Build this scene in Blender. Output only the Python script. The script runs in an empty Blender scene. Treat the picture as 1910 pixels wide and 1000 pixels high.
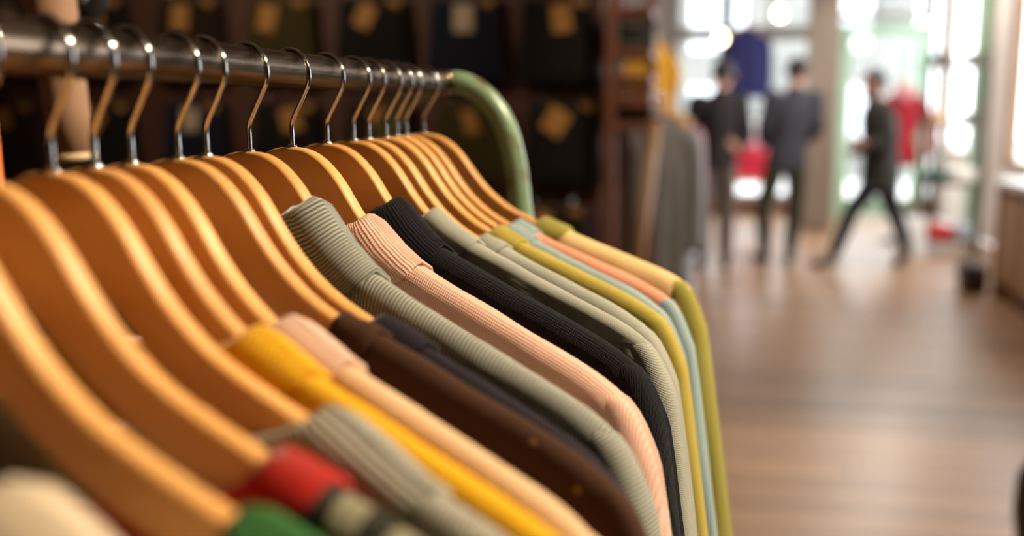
import bpy, bmesh, math, random
import numpy as np
from mathutils import Vector, Matrix, noise

# ------------------------------------------------------------------ camera
FPX, CX, CY = 1950.0, 955.0, 500.0          # focal length and centre in pixels of the 1910x1000 frame
HOR, VPX = 195.0, 1310.0                    # horizon row, vanishing column of the rail (world +Y)
CAM = Vector((0, 0, 1.44))
PITCH = math.atan((CY - HOR) / FPX)
YAW = math.atan((VPX - CX) / (FPX * math.cos(PITCH) + (CY - HOR) * math.sin(PITCH)))
FWD = Vector((-math.sin(YAW) * math.cos(PITCH), math.cos(YAW) * math.cos(PITCH), -math.sin(PITCH)))
RGT = Vector((math.cos(YAW), math.sin(YAW), 0))
UPV = RGT.cross(FWD)
scene = bpy.context.scene
COL = scene.collection
cd = bpy.data.cameras.new('camera')
cam = bpy.data.objects.new('camera', cd)
COL.objects.link(cam)
cam.matrix_world = Matrix(((RGT.x, UPV.x, -FWD.x, CAM.x), (RGT.y, UPV.y, -FWD.y, CAM.y), (RGT.z, UPV.z, -FWD.z, CAM.z), (0, 0, 0, 1)))
cd.sensor_width = 36.0
cd.lens = 36.0 * FPX / 1910.0
cd.clip_start = 0.02
cd.dof.use_dof = True
cd.dof.focus_distance = 0.715
cd.dof.aperture_fstop = cd.lens / 13.2
scene.camera = cam

# ------------------------------------------------------------------ sky and exposure
world = bpy.data.worlds.new('world')
scene.world = world
world.use_nodes = True
wn = world.node_tree
bgn = wn.nodes['Background']
bgn.inputs['Color'].default_value = (0.90, 0.95, 1.0, 1)      # overcast daylight
bgn.inputs['Strength'].default_value = 8.0
vs = scene.view_settings
vs.view_transform = 'Standard'
vs.look = 'None'
vs.exposure = 0.0
vs.gamma = 1.0
vs.use_curve_mapping = False

KEY_POS, KEY_AIM, KEY_W = (1.55, 1.05, 2.95), (-0.10, 0.66, 1.28), 590.0
WARM = (1.0, 0.83, 0.60)


def pix(x, y, Y):
    """point on the plane world-Y = Y seen at pixel x, y"""
    d = FWD + RGT * ((x - CX) / FPX) + UPV * ((CY - y) / FPX)
    return CAM + d * (Y / d.y)


def pixf(x, y):
    d = FWD + RGT * ((x - CX) / FPX) + UPV * ((CY - y) / FPX)
    return CAM + d * (-CAM.z / d.z)


# ------------------------------------------------------------------ materials
def lin(c):
    return tuple(((v / 255) / 12.92 if v <= 10 else (((v / 255) + 0.055) / 1.055) ** 2.4) for v in c) + (1,)


MATS = {}


def new_mat(name):
    m = bpy.data.materials.new(name)
    m.use_nodes = True
    nt = m.node_tree
    return m, nt, nt.nodes['Principled BSDF']


def nd(nt, typ, **kw):
    n = nt.nodes.new(typ)
    for k, v in kw.items():
        setattr(n, k, v)
    return n


def mth(nt, op, a, b=None):
    n = nt.nodes.new('ShaderNodeMath')
    n.operation = op
    for i, v in enumerate((a, b)):
        if v is None:
            continue
        if isinstance(v, (int, float)):
            n.inputs[i].default_value = v
        else:
            nt.links.new(v, n.inputs[i])
    return n.outputs[0]


def mixc(nt, fac, a, b):
    n = nt.nodes.new('ShaderNodeMix')
    n.data_type = 'RGBA'
    for sock, v in ((n.inputs[0], fac), (n.inputs[6], a), (n.inputs[7], b)):
        if isinstance(v, (int, float)):
            sock.default_value = v
        elif isinstance(v, tuple):
            sock.default_value = v
        else:
            nt.links.new(v, sock)
    return n.outputs[2]


def plain(name, c, rough=0.6, metal=0.0, var=0.12, scale=6.0, bump=0.0, coat=0.0, spec=0.5):
    """plain surface with a little procedural mottling"""
    if name in MATS:
        return MATS[name]
    m, nt, b = new_mat(name)
    tc = nd(nt, 'ShaderNodeTexCoord')
    n = nd(nt, 'ShaderNodeTexNoise')
    n.inputs['Scale'].default_value = scale
    n.inputs['Detail'].default_value = 4
    nt.links.new(tc.outputs['Object'], n.inputs['Vector'])
    c0 = lin(c)
    dk = tuple(v * (1 - var) for v in c0[:3]) + (1,)
    lt = tuple(min(1, v * (1 + var)) for v in c0[:3]) + (1,)
    nt.links.new(mixc(nt, n.outputs['Fac'], dk, lt), b.inputs['Base Color'])
    b.inputs['Roughness'].default_value = rough
    b.inputs['Metallic'].default_value = metal
    b.inputs['Coat Weight'].default_value = coat
    b.inputs['Specular IOR Level'].default_value = spec
    if bump:
        bp = nd(nt, 'ShaderNodeBump')
        bp.inputs['Strength'].default_value = bump
        bp.inputs['Distance'].default_value = 0.002
        nt.links.new(n.outputs['Fac'], bp.inputs['Height'])
        nt.links.new(bp.outputs['Normal'], b.inputs['Normal'])
    MATS[name] = m
    return m


def wood(name, c, c2, axis='X', rough=0.4, coat=0.0, scale=14.0, stretch=12.0, rv=0.22):
    if name in MATS:
        return MATS[name]
    m, nt, b = new_mat(name)
    tc = nd(nt, 'ShaderNodeTexCoord')
    mp = nd(nt, 'ShaderNodeMapping')
    sc = [scale * stretch] * 3
    sc['XYZ'.index(axis)] = scale
    mp.inputs['Scale'].default_value = sc
    oi = nd(nt, 'ShaderNodeObjectInfo')
    va = nd(nt, 'ShaderNodeVectorMath', operation='ADD')
    cmb = nd(nt, 'ShaderNodeCombineXYZ')
    off = mth(nt, 'MULTIPLY', oi.outputs['Random'], 37.0)
    for i in range(3):
        nt.links.new(off, cmb.inputs[i])
    nt.links.new(tc.outputs['Object'], va.inputs[0])
    nt.links.new(cmb.outputs[0], va.inputs[1])
    nt.links.new(va.outputs[0], mp.inputs['Vector'])
    n = nd(nt, 'ShaderNodeTexNoise')
    n.inputs['Scale'].default_value = 1.0
    n.inputs['Detail'].default_value = 5
    n.inputs['Distortion'].default_value = 0.4
    nt.links.new(mp.outputs['Vector'], n.inputs['Vector'])
    col = mixc(nt, n.outputs['Fac'], lin(c2), lin(c))
    hsv = nd(nt, 'ShaderNodeHueSaturation')
    nt.links.new(col, hsv.inputs['Color'])
    nt.links.new(mth(nt, 'ADD', mth(nt, 'MULTIPLY', oi.outputs['Random'], rv), 1.0 - rv / 2), hsv.inputs['Value'])
    nt.links.new(hsv.outputs['Color'], b.inputs['Base Color'])
    b.inputs['Roughness'].default_value = rough
    b.inputs['Coat Weight'].default_value = coat
    b.inputs['Coat Roughness'].default_value = 0.22
    bp = nd(nt, 'ShaderNodeBump')
    bp.inputs['Strength'].default_value = 0.12
    bp.inputs['Distance'].default_value = 0.001
    nt.links.new(n.outputs['Fac'], bp.inputs['Height'])
    nt.links.new(bp.outputs['Normal'], b.inputs['Normal'])
    MATS[name] = m
    return m


def fabric(name, c, kind='knit', c2=None, period=0.0018, bump=0.5, sheen=0.25):
    """woven and knitted cloth; UVs are in metres (x along the shoulder, y down the cloth)"""
    if name in MATS:
        return MATS[name]
    m, nt, b = new_mat(name)
    uv = nd(nt, 'ShaderNodeUVMap')
    sp = nd(nt, 'ShaderNodeSeparateXYZ')
    nt.links.new(uv.outputs['UV'], sp.inputs[0])
    tc = nd(nt, 'ShaderNodeTexCoord')
    base = lin(c)
    k = 2 * math.pi / period
    su = mth(nt, 'SINE', mth(nt, 'MULTIPLY', sp.outputs[0], k))
    sv = mth(nt, 'SINE', mth(nt, 'MULTIPLY', sp.outputs[1], k))
    nz = nd(nt, 'ShaderNodeTexNoise')
    nz.inputs['Scale'].default_value = 30.0
    nz.inputs['Detail'].default_value = 6
    nt.links.new(tc.outputs['Object'], nz.inputs['Vector'])
    fz = nd(nt, 'ShaderNodeTexNoise')
    fz.inputs['Scale'].default_value = 900.0
    fz.inputs['Detail'].default_value = 3
    nt.links.new(tc.outputs['Object'], fz.inputs['Vector'])
    dk = tuple(v * 0.72 for v in base[:3]) + (1,)
    if kind == 'waffle':
        h = mth(nt, 'ADD', mth(nt, 'MULTIPLY', mth(nt, 'ABSOLUTE', su), 0.58), mth(nt, 'MULTIPLY', mth(nt, 'ABSOLUTE', sv), 0.42))
        hh = mth(nt, 'SUBTRACT', 1.0, h)
        col = mixc(nt, mth(nt, 'POWER', hh, 1.5), base, lin(c2) if c2 else tuple(v * 0.35 for v in base[:3]) + (1,))
        height = h
    elif kind in ('stripe_u', 'stripe_v'):
        s = su if kind == 'stripe_u' else sv
        f = mth(nt, 'MULTIPLY', mth(nt, 'ADD', s, 1.0), 0.5)
        col = mixc(nt, f, lin(c2), base)
        height = f
    elif kind == 'broad':
        s = mth(nt, 'SINE', mth(nt, 'ADD', mth(nt, 'MULTIPLY', sp.outputs[0], k), mth(nt, 'MULTIPLY', nz.outputs['Fac'], 2.0)))
        f = mth(nt, 'GREATER_THAN', s, 0.0)
        col = mixc(nt, f, lin(c2), base)
        height = fz.outputs['Fac']
    elif kind == 'fleck':
        vo = nd(nt, 'ShaderNodeTexVoronoi')
        vo.inputs['Scale'].default_value = 42.0
        nt.links.new(tc.outputs['Object'], vo.inputs['Vector'])
        f = mth(nt, 'LESS_THAN', vo.outputs['Distance'], 0.085)
        col = mixc(nt, f, base, lin(c2))
        height = fz.outputs['Fac']
    else:
        h = mth(nt, 'MULTIPLY', mth(nt, 'ADD', mth(nt, 'MULTIPLY', su, sv), 1.0), 0.5)
        col = mixc(nt, h, dk, base)
        height = h
    col = mixc(nt, mth(nt, 'MULTIPLY', nz.outputs['Fac'], 0.15 if kind == 'waffle' else 0.3), col, dk if kind not in ('stripe_u', 'stripe_v', 'broad') else lin(c2))
    nt.links.new(col, b.inputs['Base Color'])
    b.inputs['Roughness'].default_value = 0.85
    b.inputs['Specular IOR Level'].default_value = 0.2
    b.inputs['Sheen Weight'].default_value = sheen
    b.inputs['Sheen Roughness'].default_value = 0.4
    bp = nd(nt, 'ShaderNodeBump')
    bp.inputs['Strength'].default_value = bump
    bp.inputs['Distance'].default_value = period * 0.35
    hsum = mth(nt, 'ADD', height, mth(nt, 'MULTIPLY', fz.outputs['Fac'], 0.5))
    nt.links.new(hsum, bp.inputs['Height'])
    nt.links.new(bp.outputs['Normal'], b.inputs['Normal'])
    tl = nd(nt, 'ShaderNodeBsdfTranslucent')
    nt.links.new(col, tl.inputs['Color'])
    nt.links.new(bp.outputs['Normal'], tl.inputs['Normal'])
    mx = nd(nt, 'ShaderNodeMixShader')
    mx.inputs[0].default_value = 0.22
    nt.links.new(b.outputs[0], mx.inputs[1])
    nt.links.new(tl.outputs[0], mx.inputs[2])
    nt.links.new(mx.outputs[0], nt.nodes['Material Output'].inputs['Surface'])
    MATS[name] = m
    return m


def emit(name, c, s):
    if name in MATS:
        return MATS[name]
    m, nt, b = new_mat(name)
    b.inputs['Base Color'].default_value = lin(c)
    b.inputs['Emission Color'].default_value = lin(c)
    b.inputs['Emission Strength'].default_value = s
    MATS[name] = m
    return m


def glass_mat():
    if 'pane_glass' in MATS:
        return MATS['pane_glass']
    m, nt, b = new_mat('pane_glass')
    tr = nd(nt, 'ShaderNodeBsdfTransparent')
    gl = nd(nt, 'ShaderNodeBsdfGlossy')
    gl.inputs['Roughness'].default_value = 0.03
    mx = nd(nt, 'ShaderNodeMixShader')
    lw = nd(nt, 'ShaderNodeLayerWeight')
    lw.inputs['Blend'].default_value = 0.5
    nt.links.new(mth(nt, 'ADD', mth(nt, 'MULTIPLY', mth(nt, 'POWER', lw.outputs['Facing'], 5.0), 0.5), 0.03), mx.inputs[0])
    nt.links.new(tr.outputs[0], mx.inputs[1])
    nt.links.new(gl.outputs[0], mx.inputs[2])
    nt.links.new(mx.outputs[0], nt.nodes['Material Output'].inputs['Surface'])
    MATS['pane_glass'] = m
    return m


M_HANGER = wood('lacquered_beech', (214, 162, 94), (188, 128, 64), 'X', 0.45, 0.14, 9.0, 5.0)
M_CHROME = plain('chrome_wire', (205, 203, 200), 0.12, 1.0, 0.03)
M_STEEL = plain('chrome_clip', (190, 185, 178), 0.2, 1.0, 0.05)
M_BLACK = plain('black_metal', (24, 23, 23), 0.45)
M_WHITE = plain('white_paint', (232, 230, 225), 0.55, var=0.03)
M_GLASS = glass_mat()


# ------------------------------------------------------------------ mesh helpers
def mesh_obj(name, verts, faces, mat, parent=None, smooth=True, uvs=None):
    me = bpy.data.meshes.new(name)
    me.from_pydata([tuple(v) for v in verts], [], faces)
    if uvs is not None:
        lay = me.uv_layers.new(name='UVMap')
        idx = np.empty(len(me.loops), dtype=np.int32)
        me.loops.foreach_get('vertex_index', idx)
        lay.data.foreach_set('uv', np.asarray(uvs, dtype=np.float32)[idx].ravel())
    if smooth:
        me.polygons.foreach_set('use_smooth', [True] * len(me.polygons))
    me.materials.append(mat)
    me.update()
    o = bpy.data.objects.new(name, me)
    COL.objects.link(o)
    if parent is not None:
        o.parent = parent
    return o


def tag(o, label, cat, group=None):
    o['label'] = label
    o['category'] = cat
    if group:
        o['group'] = group
    return o


def struct(o):
    o['kind'] = 'structure'
    return o


def thing(name, label, cat, loc=(0, 0, 0), rz=0.0, group=None):
    o = bpy.data.objects.new(name, None)
    o.empty_display_size = 0.05
    COL.objects.link(o)
    o.location = loc
    o.rotation_euler = (0, 0, rz)
    return tag(o, label, cat, group)


def box_data(cx, cy, cz, sx, sy, sz, bev=0.0, rot=None):
    bm = bmesh.new()
    bmesh.ops.create_cube(bm, size=1.0)
    bmesh.ops.scale(bm, vec=(sx, sy, sz), verts=bm.verts)
    if bev > 0:
        bmesh.ops.bevel(bm, geom=bm.edges[:], offset=bev, segments=2, profile=0.5, affect='EDGES')
    if rot is not None:
        bmesh.ops.transform(bm, matrix=rot.to_4x4(), verts=bm.verts)
    bmesh.ops.translate(bm, vec=(cx, cy, cz), verts=bm.verts)
    bm.verts.index_update()
    v = [tuple(x.co) for x in bm.verts]
    f = [tuple(y.index for y in x.verts) for x in bm.faces]
    bm.free()
    return v, f


def box(name, c, s, mat, parent=None, bev=0.0, rot=None):
    v, f = box_data(c[0], c[1], c[2], s[0], s[1], s[2], bev, rot)
    return mesh_obj(name, v, f, mat, parent, smooth=False)


def join_data(parts):
    V, F = [], []
    for v, f in parts:
        n = len(V)
        V += list(v)
        F += [tuple(i + n for i in q) for q in f]
    return V, F


def tube_data(path, rad, seg=12, cap=True):
    P = [Vector(p) for p in path]
    n = len(P)
    if not hasattr(rad, '__len__'):
        rad = [rad] * n
    T = []
    for i in range(n):
        a, b = P[max(i - 1, 0)], P[min(i + 1, n - 1)]
        T.append((b - a).normalized())
    ref = Vector((0, 1, 0)) if abs(T[0].y) < 0.9 else Vector((1, 0, 0))
    nv = (ref - T[0] * ref.dot(T[0])).normalized()
    V, F = [], []
    for i in range(n):
        nv = (nv - T[i] * nv.dot(T[i])).normalized()
        bv = T[i].cross(nv)
        for j in range(seg):
            a = 2 * math.pi * j / seg
            V.append(P[i] + (nv * math.cos(a) + bv * math.sin(a)) * rad[i])
    for i in range(n - 1):
        for j in range(seg):
            k = (j + 1) % seg
            F.append((i * seg + j, i * seg + k, (i + 1) * seg + k, (i + 1) * seg + j))
    if cap:
        F.append(tuple(range(seg - 1, -1, -1)))
        F.append(tuple(range((n - 1) * seg, n * seg)))
    return V, F


def tube(name, path, rad, mat, parent=None, seg=12):
    v, f = tube_data(path, rad, seg)
    return mesh_obj(name, v, f, mat, parent)


def lathe(name, prof, mat, parent=None, seg=20, loc=(0, 0, 0)):
    V, F = [], []
    for r, z in prof:
        for j in range(seg):
            a = 2 * math.pi * j / seg
            V.append((loc[0] + r * math.cos(a), loc[1] + r * math.sin(a), loc[2] + z))
    for i in range(len(prof) - 1):
        for j in range(seg):
            k = (j + 1) % seg
            F.append((i * seg + j, i * seg + k, (i + 1) * seg + k, (i + 1) * seg + j))
    F.append(tuple(range(seg - 1, -1, -1)))
    F.append(tuple(range((len(prof) - 1) * seg, len(prof) * seg)))
    return mesh_obj(name, V, F, mat, parent)


def smooth_path(pts, n=8):
    """Catmull-Rom through pts"""
    P = [Vector(p) for p in pts]
    out = []
    for i in range(len(P) - 1):
        p0, p1, p2, p3 = P[max(i - 1, 0)], P[i], P[i + 1], P[min(i + 2, len(P) - 1)]
        for k in range(n):
            t = k / n
            out.append(0.5 * ((2 * p1) + (p2 - p0) * t + (2 * p0 - 5 * p1 + 4 * p2 - p3) * t * t + (3 * p1 - p0 - 3 * p2 + p3) * t ** 3))
    out.append(P[-1])
    return out


def spline1(xs, ys):
    """smooth monotone-ish interpolation table"""
    pts = smooth_path([(x, y, 0) for x, y in zip(xs, ys)], 16)
    X = np.array([p.x for p in pts])
    Yv = np.array([p.y for p in pts])
    return lambda u: float(np.interp(u, X, Yv))


# ------------------------------------------------------------------ the shop: floor, walls, ceiling
XL, XR, YB, YN, ZC = -4.6, 3.0, 14.2, -3.6, 3.35
M_PLANK = wood('oiled_floor_board', (166, 128, 92), (108, 78, 54), 'X', 0.32, 0.0, 2.2, 16.0, 0.55)
M_WALLB = wood('red_brown_boards', (104, 62, 42), (66, 36, 24), 'Z', 0.6, 0.0, 1.5, 8.0)
M_PLAST = plain('pink_cream_plaster', (234, 226, 220), 0.8, var=0.04)
M_GREYW = plain('grey_plaster', (168, 162, 155), 0.8, var=0.05)
M_CEIL = plain('ceiling_paint', (222, 216, 206), 0.9, var=0.04)
M_GREEN = plain('pale_green_paint', (168, 200, 172), 0.5, var=0.06)

floor = struct(box('floor', ((XL + XR) / 2, (YB + YN) / 2, -0.062), (XR - XL, YB - YN, 0.1), M_PLANK))
plank_meshes = []
for L in (1.9, 2.4, 2.9):
    v, f = box_data(0, 0, 0, L - 0.003, 0.127, 0.012, 0.0012)
    o = mesh_obj('plank', v, f, M_PLANK, floor, smooth=False)
    plank_meshes.append(o.data)
    bpy.data.objects.remove(o)
rnd = random.Random(5)
y = 1.15
row = 0
while y < 10.6:
    x = XL + 0.9 + 1.1 * rnd.random()
    while x < XR - 0.2:
        k = rnd.randrange(3)
        L = (1.9, 2.4, 2.9)[k]
        sx = 1.0
        if x + L > XR - 0.5:                   # the last board of the row is cut to reach the wall
            sx = (XR - 0.004 - x) / L
        if x + L > -0.9:                       # boards the rack and the wall hide wholly are left to the slab
            o = bpy.data.objects.new('plank', plank_meshes[k])
            COL.objects.link(o)
            o.parent = floor
            o.location = (x + L * sx / 2, y, -0.006 + 0.0006 * rnd.random())
            o.scale = (sx, 1, 1)
        x += L * sx
        if sx != 1.0:
            break
    y += 0.13
    row += 1

struct(box('ceiling', ((XL + XR) / 2, (YB + YN) / 2, ZC + 0.05), (XR - XL, YB - YN, 0.1), M_CEIL))
struct(box('wall_left', (XL - 0.05, (YB + YN) / 2, ZC / 2), (0.1, YB - YN, ZC), M_WALLB))
struct(box('wall_rear', ((XL + XR) / 2, YN - 0.05, ZC / 2), (XR - XL, 0.1, ZC), M_WALLB))
struct(box('wall_right_near', (XR + 0.06, (YN + 4.4) / 2, ZC / 2), (0.12, 4.4 - YN, ZC), M_WALLB))
PY = 4.62                                        # board partition behind the rack that carries the jeans
struct(box('wall_partition', ((XL - 0.43) / 2, PY + 0.05, ZC / 2), (-0.43 - XL, 0.1, ZC), M_WALLB))

# right wall: piers with tall windows between them
wr = [(7.6, 7.9), (11.3, 12.7)]
pv = [box_data(XR + 0.06, (a + b) / 2, (0.8 + ZC - 0.24) / 2, 0.12, b - a, ZC - 1.04) for a, b in wr]
pv += [box_data(XR + 0.06, (4.4 + YB) / 2, 0.4, 0.12, YB - 4.4, 0.8), box_data(XR + 0.06, (4.4 + YB) / 2, ZC - 0.12, 0.12, YB - 4.4, 0.24)]
v, f = join_data(pv)
struct(mesh_obj('wall_right', v, f, M_PLAST, smooth=False))
M_FRAME = wood('window_frame_oak', (158, 120, 82), (120, 86, 54), 'Z', 0.5, 0.0, 3.0, 8.0)


def window(name, xc, ya, yb, za, zb, along, mat, nx=2):
    """framed window with real panes; along = 'Y' in the right wall, 'X' in the back wall (xc is then its y)"""
    def B(c0, c1, z, s0, s1, sz, nm, mt, par):
        if along == 'Y':
            return box(nm, (c1, c0, z), (s1, s0, sz), mt, par, 0.0)
        return box(nm, (c0, c1, z), (s0, s1, sz), mt, par, 0.0)
    root = bpy.data.objects.new(name, None)
    COL.objects.link(root)
    root.location = (0, 0, 0)
    struct(root)
    w = 0.09
    for c in (ya + w / 2, yb - w / 2):
        B(c, xc, (za + zb) / 2, w, 0.1, zb - za, 'window_frame', mat, root)
    for z in (za + w / 2, zb - w / 2):
        B((ya + yb) / 2, xc, z, yb - ya - 2 * w, 0.1, w, 'window_frame', mat, root)
    for i in range(1, nx):
        c = ya + (yb - ya) * i / nx
        B(c, xc, (za + zb) / 2, 0.05, 0.06, zb - za - 2 * w, 'mullion', mat, root)
    for i in range(nx):
        a = ya + (yb - ya) * i / nx
        b = ya + (yb - ya) * (i + 1) / nx
        B((a + b) / 2, xc, (za + zb) / 2, b - a - 0.06, 0.006, zb - za - 2 * w, 'pane', M_GLASS, root)
    return root


wn_ = 1
for a, b in ((4.4, 7.6), (7.9, 11.3)):
    window('window_%d' % wn_, XR + 0.06, a, b, 0.8, ZC - 0.24, 'Y', M_FRAME, 3)
    wn_ += 1
window('window_%d' % wn_, XR + 0.06, 12.7, YB, 0.8, ZC - 0.24, 'Y', M_FRAME, 1)
wn_ += 1

# back wall: glazed shop front with a low wooden base
v, f = join_data([
    box_data((XL - 0.4) / 2, YB + 0.06, ZC / 2, -0.4 - XL, 0.12, ZC),
    box_data(1.3, YB + 0.06, ZC - 0.08, 3.4, 0.12, 0.16),
])
struct(mesh_obj('wall_back', v, f, M_GREYW, smooth=False))
v, f = join_data([box_data(0.5, YB - 0.02, 0.09, 1.8, 0.22, 0.18, 0.01), box_data(2.83, YB - 0.02, 0.09, 0.34, 0.22, 0.18, 0.01)])
struct(mesh_obj('trim_1', v, f, wood('front_base_board', (120, 76, 52), (92, 56, 38), 'X'), smooth=False))
M_GFRAME = plain('grey_frame_paint', (150, 146, 138), 0.5, var=0.05)
for a, b, z0, z1 in ((-0.4, 0.28, 0.18, 2.35), (0.28, 1.4, 0.18, 2.35), (-0.4, 0.28, 2.35, 3.19), (0.28, 1.4, 2.35, 3.19), (1.5, 2.78, 2.5, 3.19), (2.78, 3.0, 0.18, 3.19)):
    window('window_%d' % wn_, YB + 0.05, a, b, z0, z1, 'X', M_GFRAME, 1 if b - a < 1 else 2)
    wn_ += 1
struct(box('column_1', (1.36, 12.75, ZC / 2), (0.34, 0.34, ZC), plain('column_plaster', (142, 128, 114), 0.8, var=0.08), None, 0.02))
# green door frame with a glass leaf, and the green post in the right wall
dr = bpy.data.objects.new('door_1', None)
COL.objects.link(dr)
struct(dr)
for x in (1.74, 2.72):
    box('door_jamb', (x, YB - 0.02, 1.22), (0.24 if x < 2 else 0.12, 0.2, 2.44), M_GREEN, dr, 0.01)
box('door_lintel', (2.26, YB - 0.02, 2.37), (0.80, 0.18, 0.14), M_GREEN, dr, 0.01)
box('door_leaf_rail', (2.26, YB, 0.12), (0.80, 0.05, 0.24), M_GREEN, dr)
box('pane', (2.26, YB, 1.27), (0.80, 0.008, 2.06), M_GLASS, dr)
tube('door_handle', [(1.93, YB - 0.0, 0.95), (1.93, YB - 0.06, 0.97), (1.93, YB - 0.06, 1.23), (1.93, YB - 0.0, 1.25)], 0.012, M_STEEL, dr, 8)
struct(box('column_2', (XR - 0.06, 12.1, ZC / 2), (0.14, 0.3, ZC), M_GREEN, None, 0.01))

# the street outside: pale pavement and house fronts
struct(box('street_ground', (4, 24, -0.35), (46, 60, 0.2), plain('pavement', (186, 184, 180), 0.9)))
hf = thing('house_front', 'pale house front across the street seen through the shop windows', 'building', (-2.4, 25, -0.25))
box('wall', (0, 0, 2.6), (14, 0.6, 5.2), plain('render_coat', (112, 112, 108), 0.9, var=0.3, scale=1.2), hf)
for i in range(5):
    for j in range(2):
        w_ = box('window', (-5.4 + 2.7 * i, -0.28, 1.4 + 2.2 * j), (1.2, 0.1, 1.4), plain('house_window_paint', (226, 230, 232), 0.6), hf)
        box('pane', (-5.4 + 2.7 * i, -0.34, 1.4 + 2.2 * j), (1.0, 0.02, 1.2), plain('house_glass', (196, 204, 210), 0.1), w_)

# light portals of the windows (guide the sky's light; they give none of their own)
for (c, s, rot) in (((XR + 0.16, 6.0, 1.95), (3.1, 2.2), (0, math.pi / 2, 0)), ((XR + 0.16, 9.42, 1.95), (3.0, 2.2), (0, math.pi / 2, 0)),
                    ((1.3, YB + 0.2, 1.65), (3.4, 3.0), (-math.pi / 2, 0, 0))):
    ld = bpy.data.lights.new('window_portal', 'AREA')
    ld.shape = 'RECTANGLE'
    if rot[1]:
        ld.size, ld.size_y = s[1], s[0]
    else:
        ld.size, ld.size_y = s
    ld.cycles.is_portal = True
    o = bpy.data.objects.new('window_portal', ld)
    COL.objects.link(o)
    o.location = c
    o.rotation_euler = rot


# ------------------------------------------------------------------ ceiling spot lamps and added fill lamps
def spot_or_fill_lamp(pos, aim, watts, label, size=65, blend=0.6, radius=0.035, color=WARM):
    pos, aim = Vector(pos), Vector(aim)
    d = (aim - pos).normalized()
    t = thing('spot_or_fill_lamp', label, 'lamp', (pos.x, pos.y, ZC))
    off = Vector((0, 0, ZC))
    base = Vector((pos.x, pos.y, 0)) + off
    L = lambda p: p - base
    lathe('ceiling_plate', [(0.0, -0.001), (0.05, -0.001), (0.05, -0.03), (0.012, -0.035), (0.0, -0.035)], M_BLACK, t)
    tube('stem', [(0, 0, -0.03), L(pos - d * 0.02)], 0.009, M_BLACK, t, 8)
    h0, h1 = L(pos - d * 0.09), L(pos + d * 0.07)
    tube('housing', [h0, h0 + d * 0.01, L(pos), h1, h1 - d * 0.001, L(pos + d * 0.012)], [0.03, 0.05, 0.055, 0.06, 0.053, 0.046], M_BLACK, t, 20)
    tube('lens', [L(pos + d * 0.014), L(pos + d * 0.02)], [0.044, 0.040], emit('lamp_lens', (255, 214, 160), 6.0), t, 16)
    ld = bpy.data.lights.new('lamp_light', 'SPOT')
    ld.energy = watts
    ld.color = color
    ld.spot_size = math.radians(size)
    ld.spot_blend = blend
    ld.shadow_soft_size = radius
    o = bpy.data.objects.new('lamp_light', ld)
    COL.objects.link(o)
    o.parent = t
    o.location = L(pos + d * 0.075)
    o.rotation_euler = d.to_track_quat('-Z', 'Y').to_euler()
    return t


spot_or_fill_lamp(KEY_POS, KEY_AIM, KEY_W, 'black ceiling spot lamp aimed back at the clothes rail')
spot_or_fill_lamp((0.65, 4.75, 2.95), (0.62, 3.75, 0), 300, 'black ceiling spot lamp lighting the floor in front of the coat rack', 52, 0.9)
spot_or_fill_lamp((-2.2, 2.6, 2.95), (-1.6, 4.6, 1.5), 75, 'black ceiling spot lamp turned to the wall of jeans', 85)
spot_or_fill_lamp((-0.6, -1.2, 2.95), (-0.2, 0.5, 1.2), 3, 'added black ceiling fill lamp behind the viewer over the near end of the rail', 80)  # added weak fill for the camera-facing sides of hangers and shirts
spot_or_fill_lamp((0.75, 3.3, 2.95), (-0.15, 5.2, 1.1), 110, 'added black ceiling fill lamp turned to the far coat rack', 50)  # added fill that brightens the viewer's side of the coats

FILL_TINT = (1.0, 0.92, 0.86)  # colour of the fill floods added over the far zone
spot_or_fill_lamp((1.3, 8.6, 3.0), (1.3, 8.7, 0), 260, 'added black ceiling fill lamp over the walking man', 150, 0.8, 0.05, FILL_TINT)  # added unseen flood, lifts the brightness of the far floor and people
spot_or_fill_lamp((2.1, 11.9, 3.0), (2.0, 11.5, 0), 70, 'added black ceiling fill lamp over the red dress form', 170, 0.3, 0.12, (1.0, 0.92, 0.82))  # added fill by the right wall, also gives the floor a sheen
spot_or_fill_lamp((0.0, 11.6, 3.0), (0.1, 11.8, 0), 260, 'added black ceiling fill lamp over the display table', 150, 0.8, 0.05, FILL_TINT)  # added fill brightening the shop front end
for q, (px, py, Y) in enumerate(((1345, 72, 9.0), (1455, 26, 8.6))):
    p = pix(px, py, Y)
    t = thing('pendant_bulb', ('lower' if q == 0 else 'higher') + ' bare round bulb glowing warm on a cord in the shop window area', 'lamp', (p.x, p.y, p.z), 0, 'pendant bulbs')
    lathe('bulb', [(0.002, -0.045), (0.022, -0.04), (0.038, -0.022), (0.043, 0.0), (0.036, 0.026), (0.02, 0.048), (0.014, 0.06)], emit('bulb_glass', (255, 226, 180), 14.0), t)
    lathe('socket', [(0.018, 0.058), (0.02, 0.062), (0.02, 0.11), (0.006, 0.12)], M_BLACK, t, 14)
    tube('cord', [(0, 0, 0.11), (0, 0, ZC - p.z)], 0.004, M_BLACK, t, 6)

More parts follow.
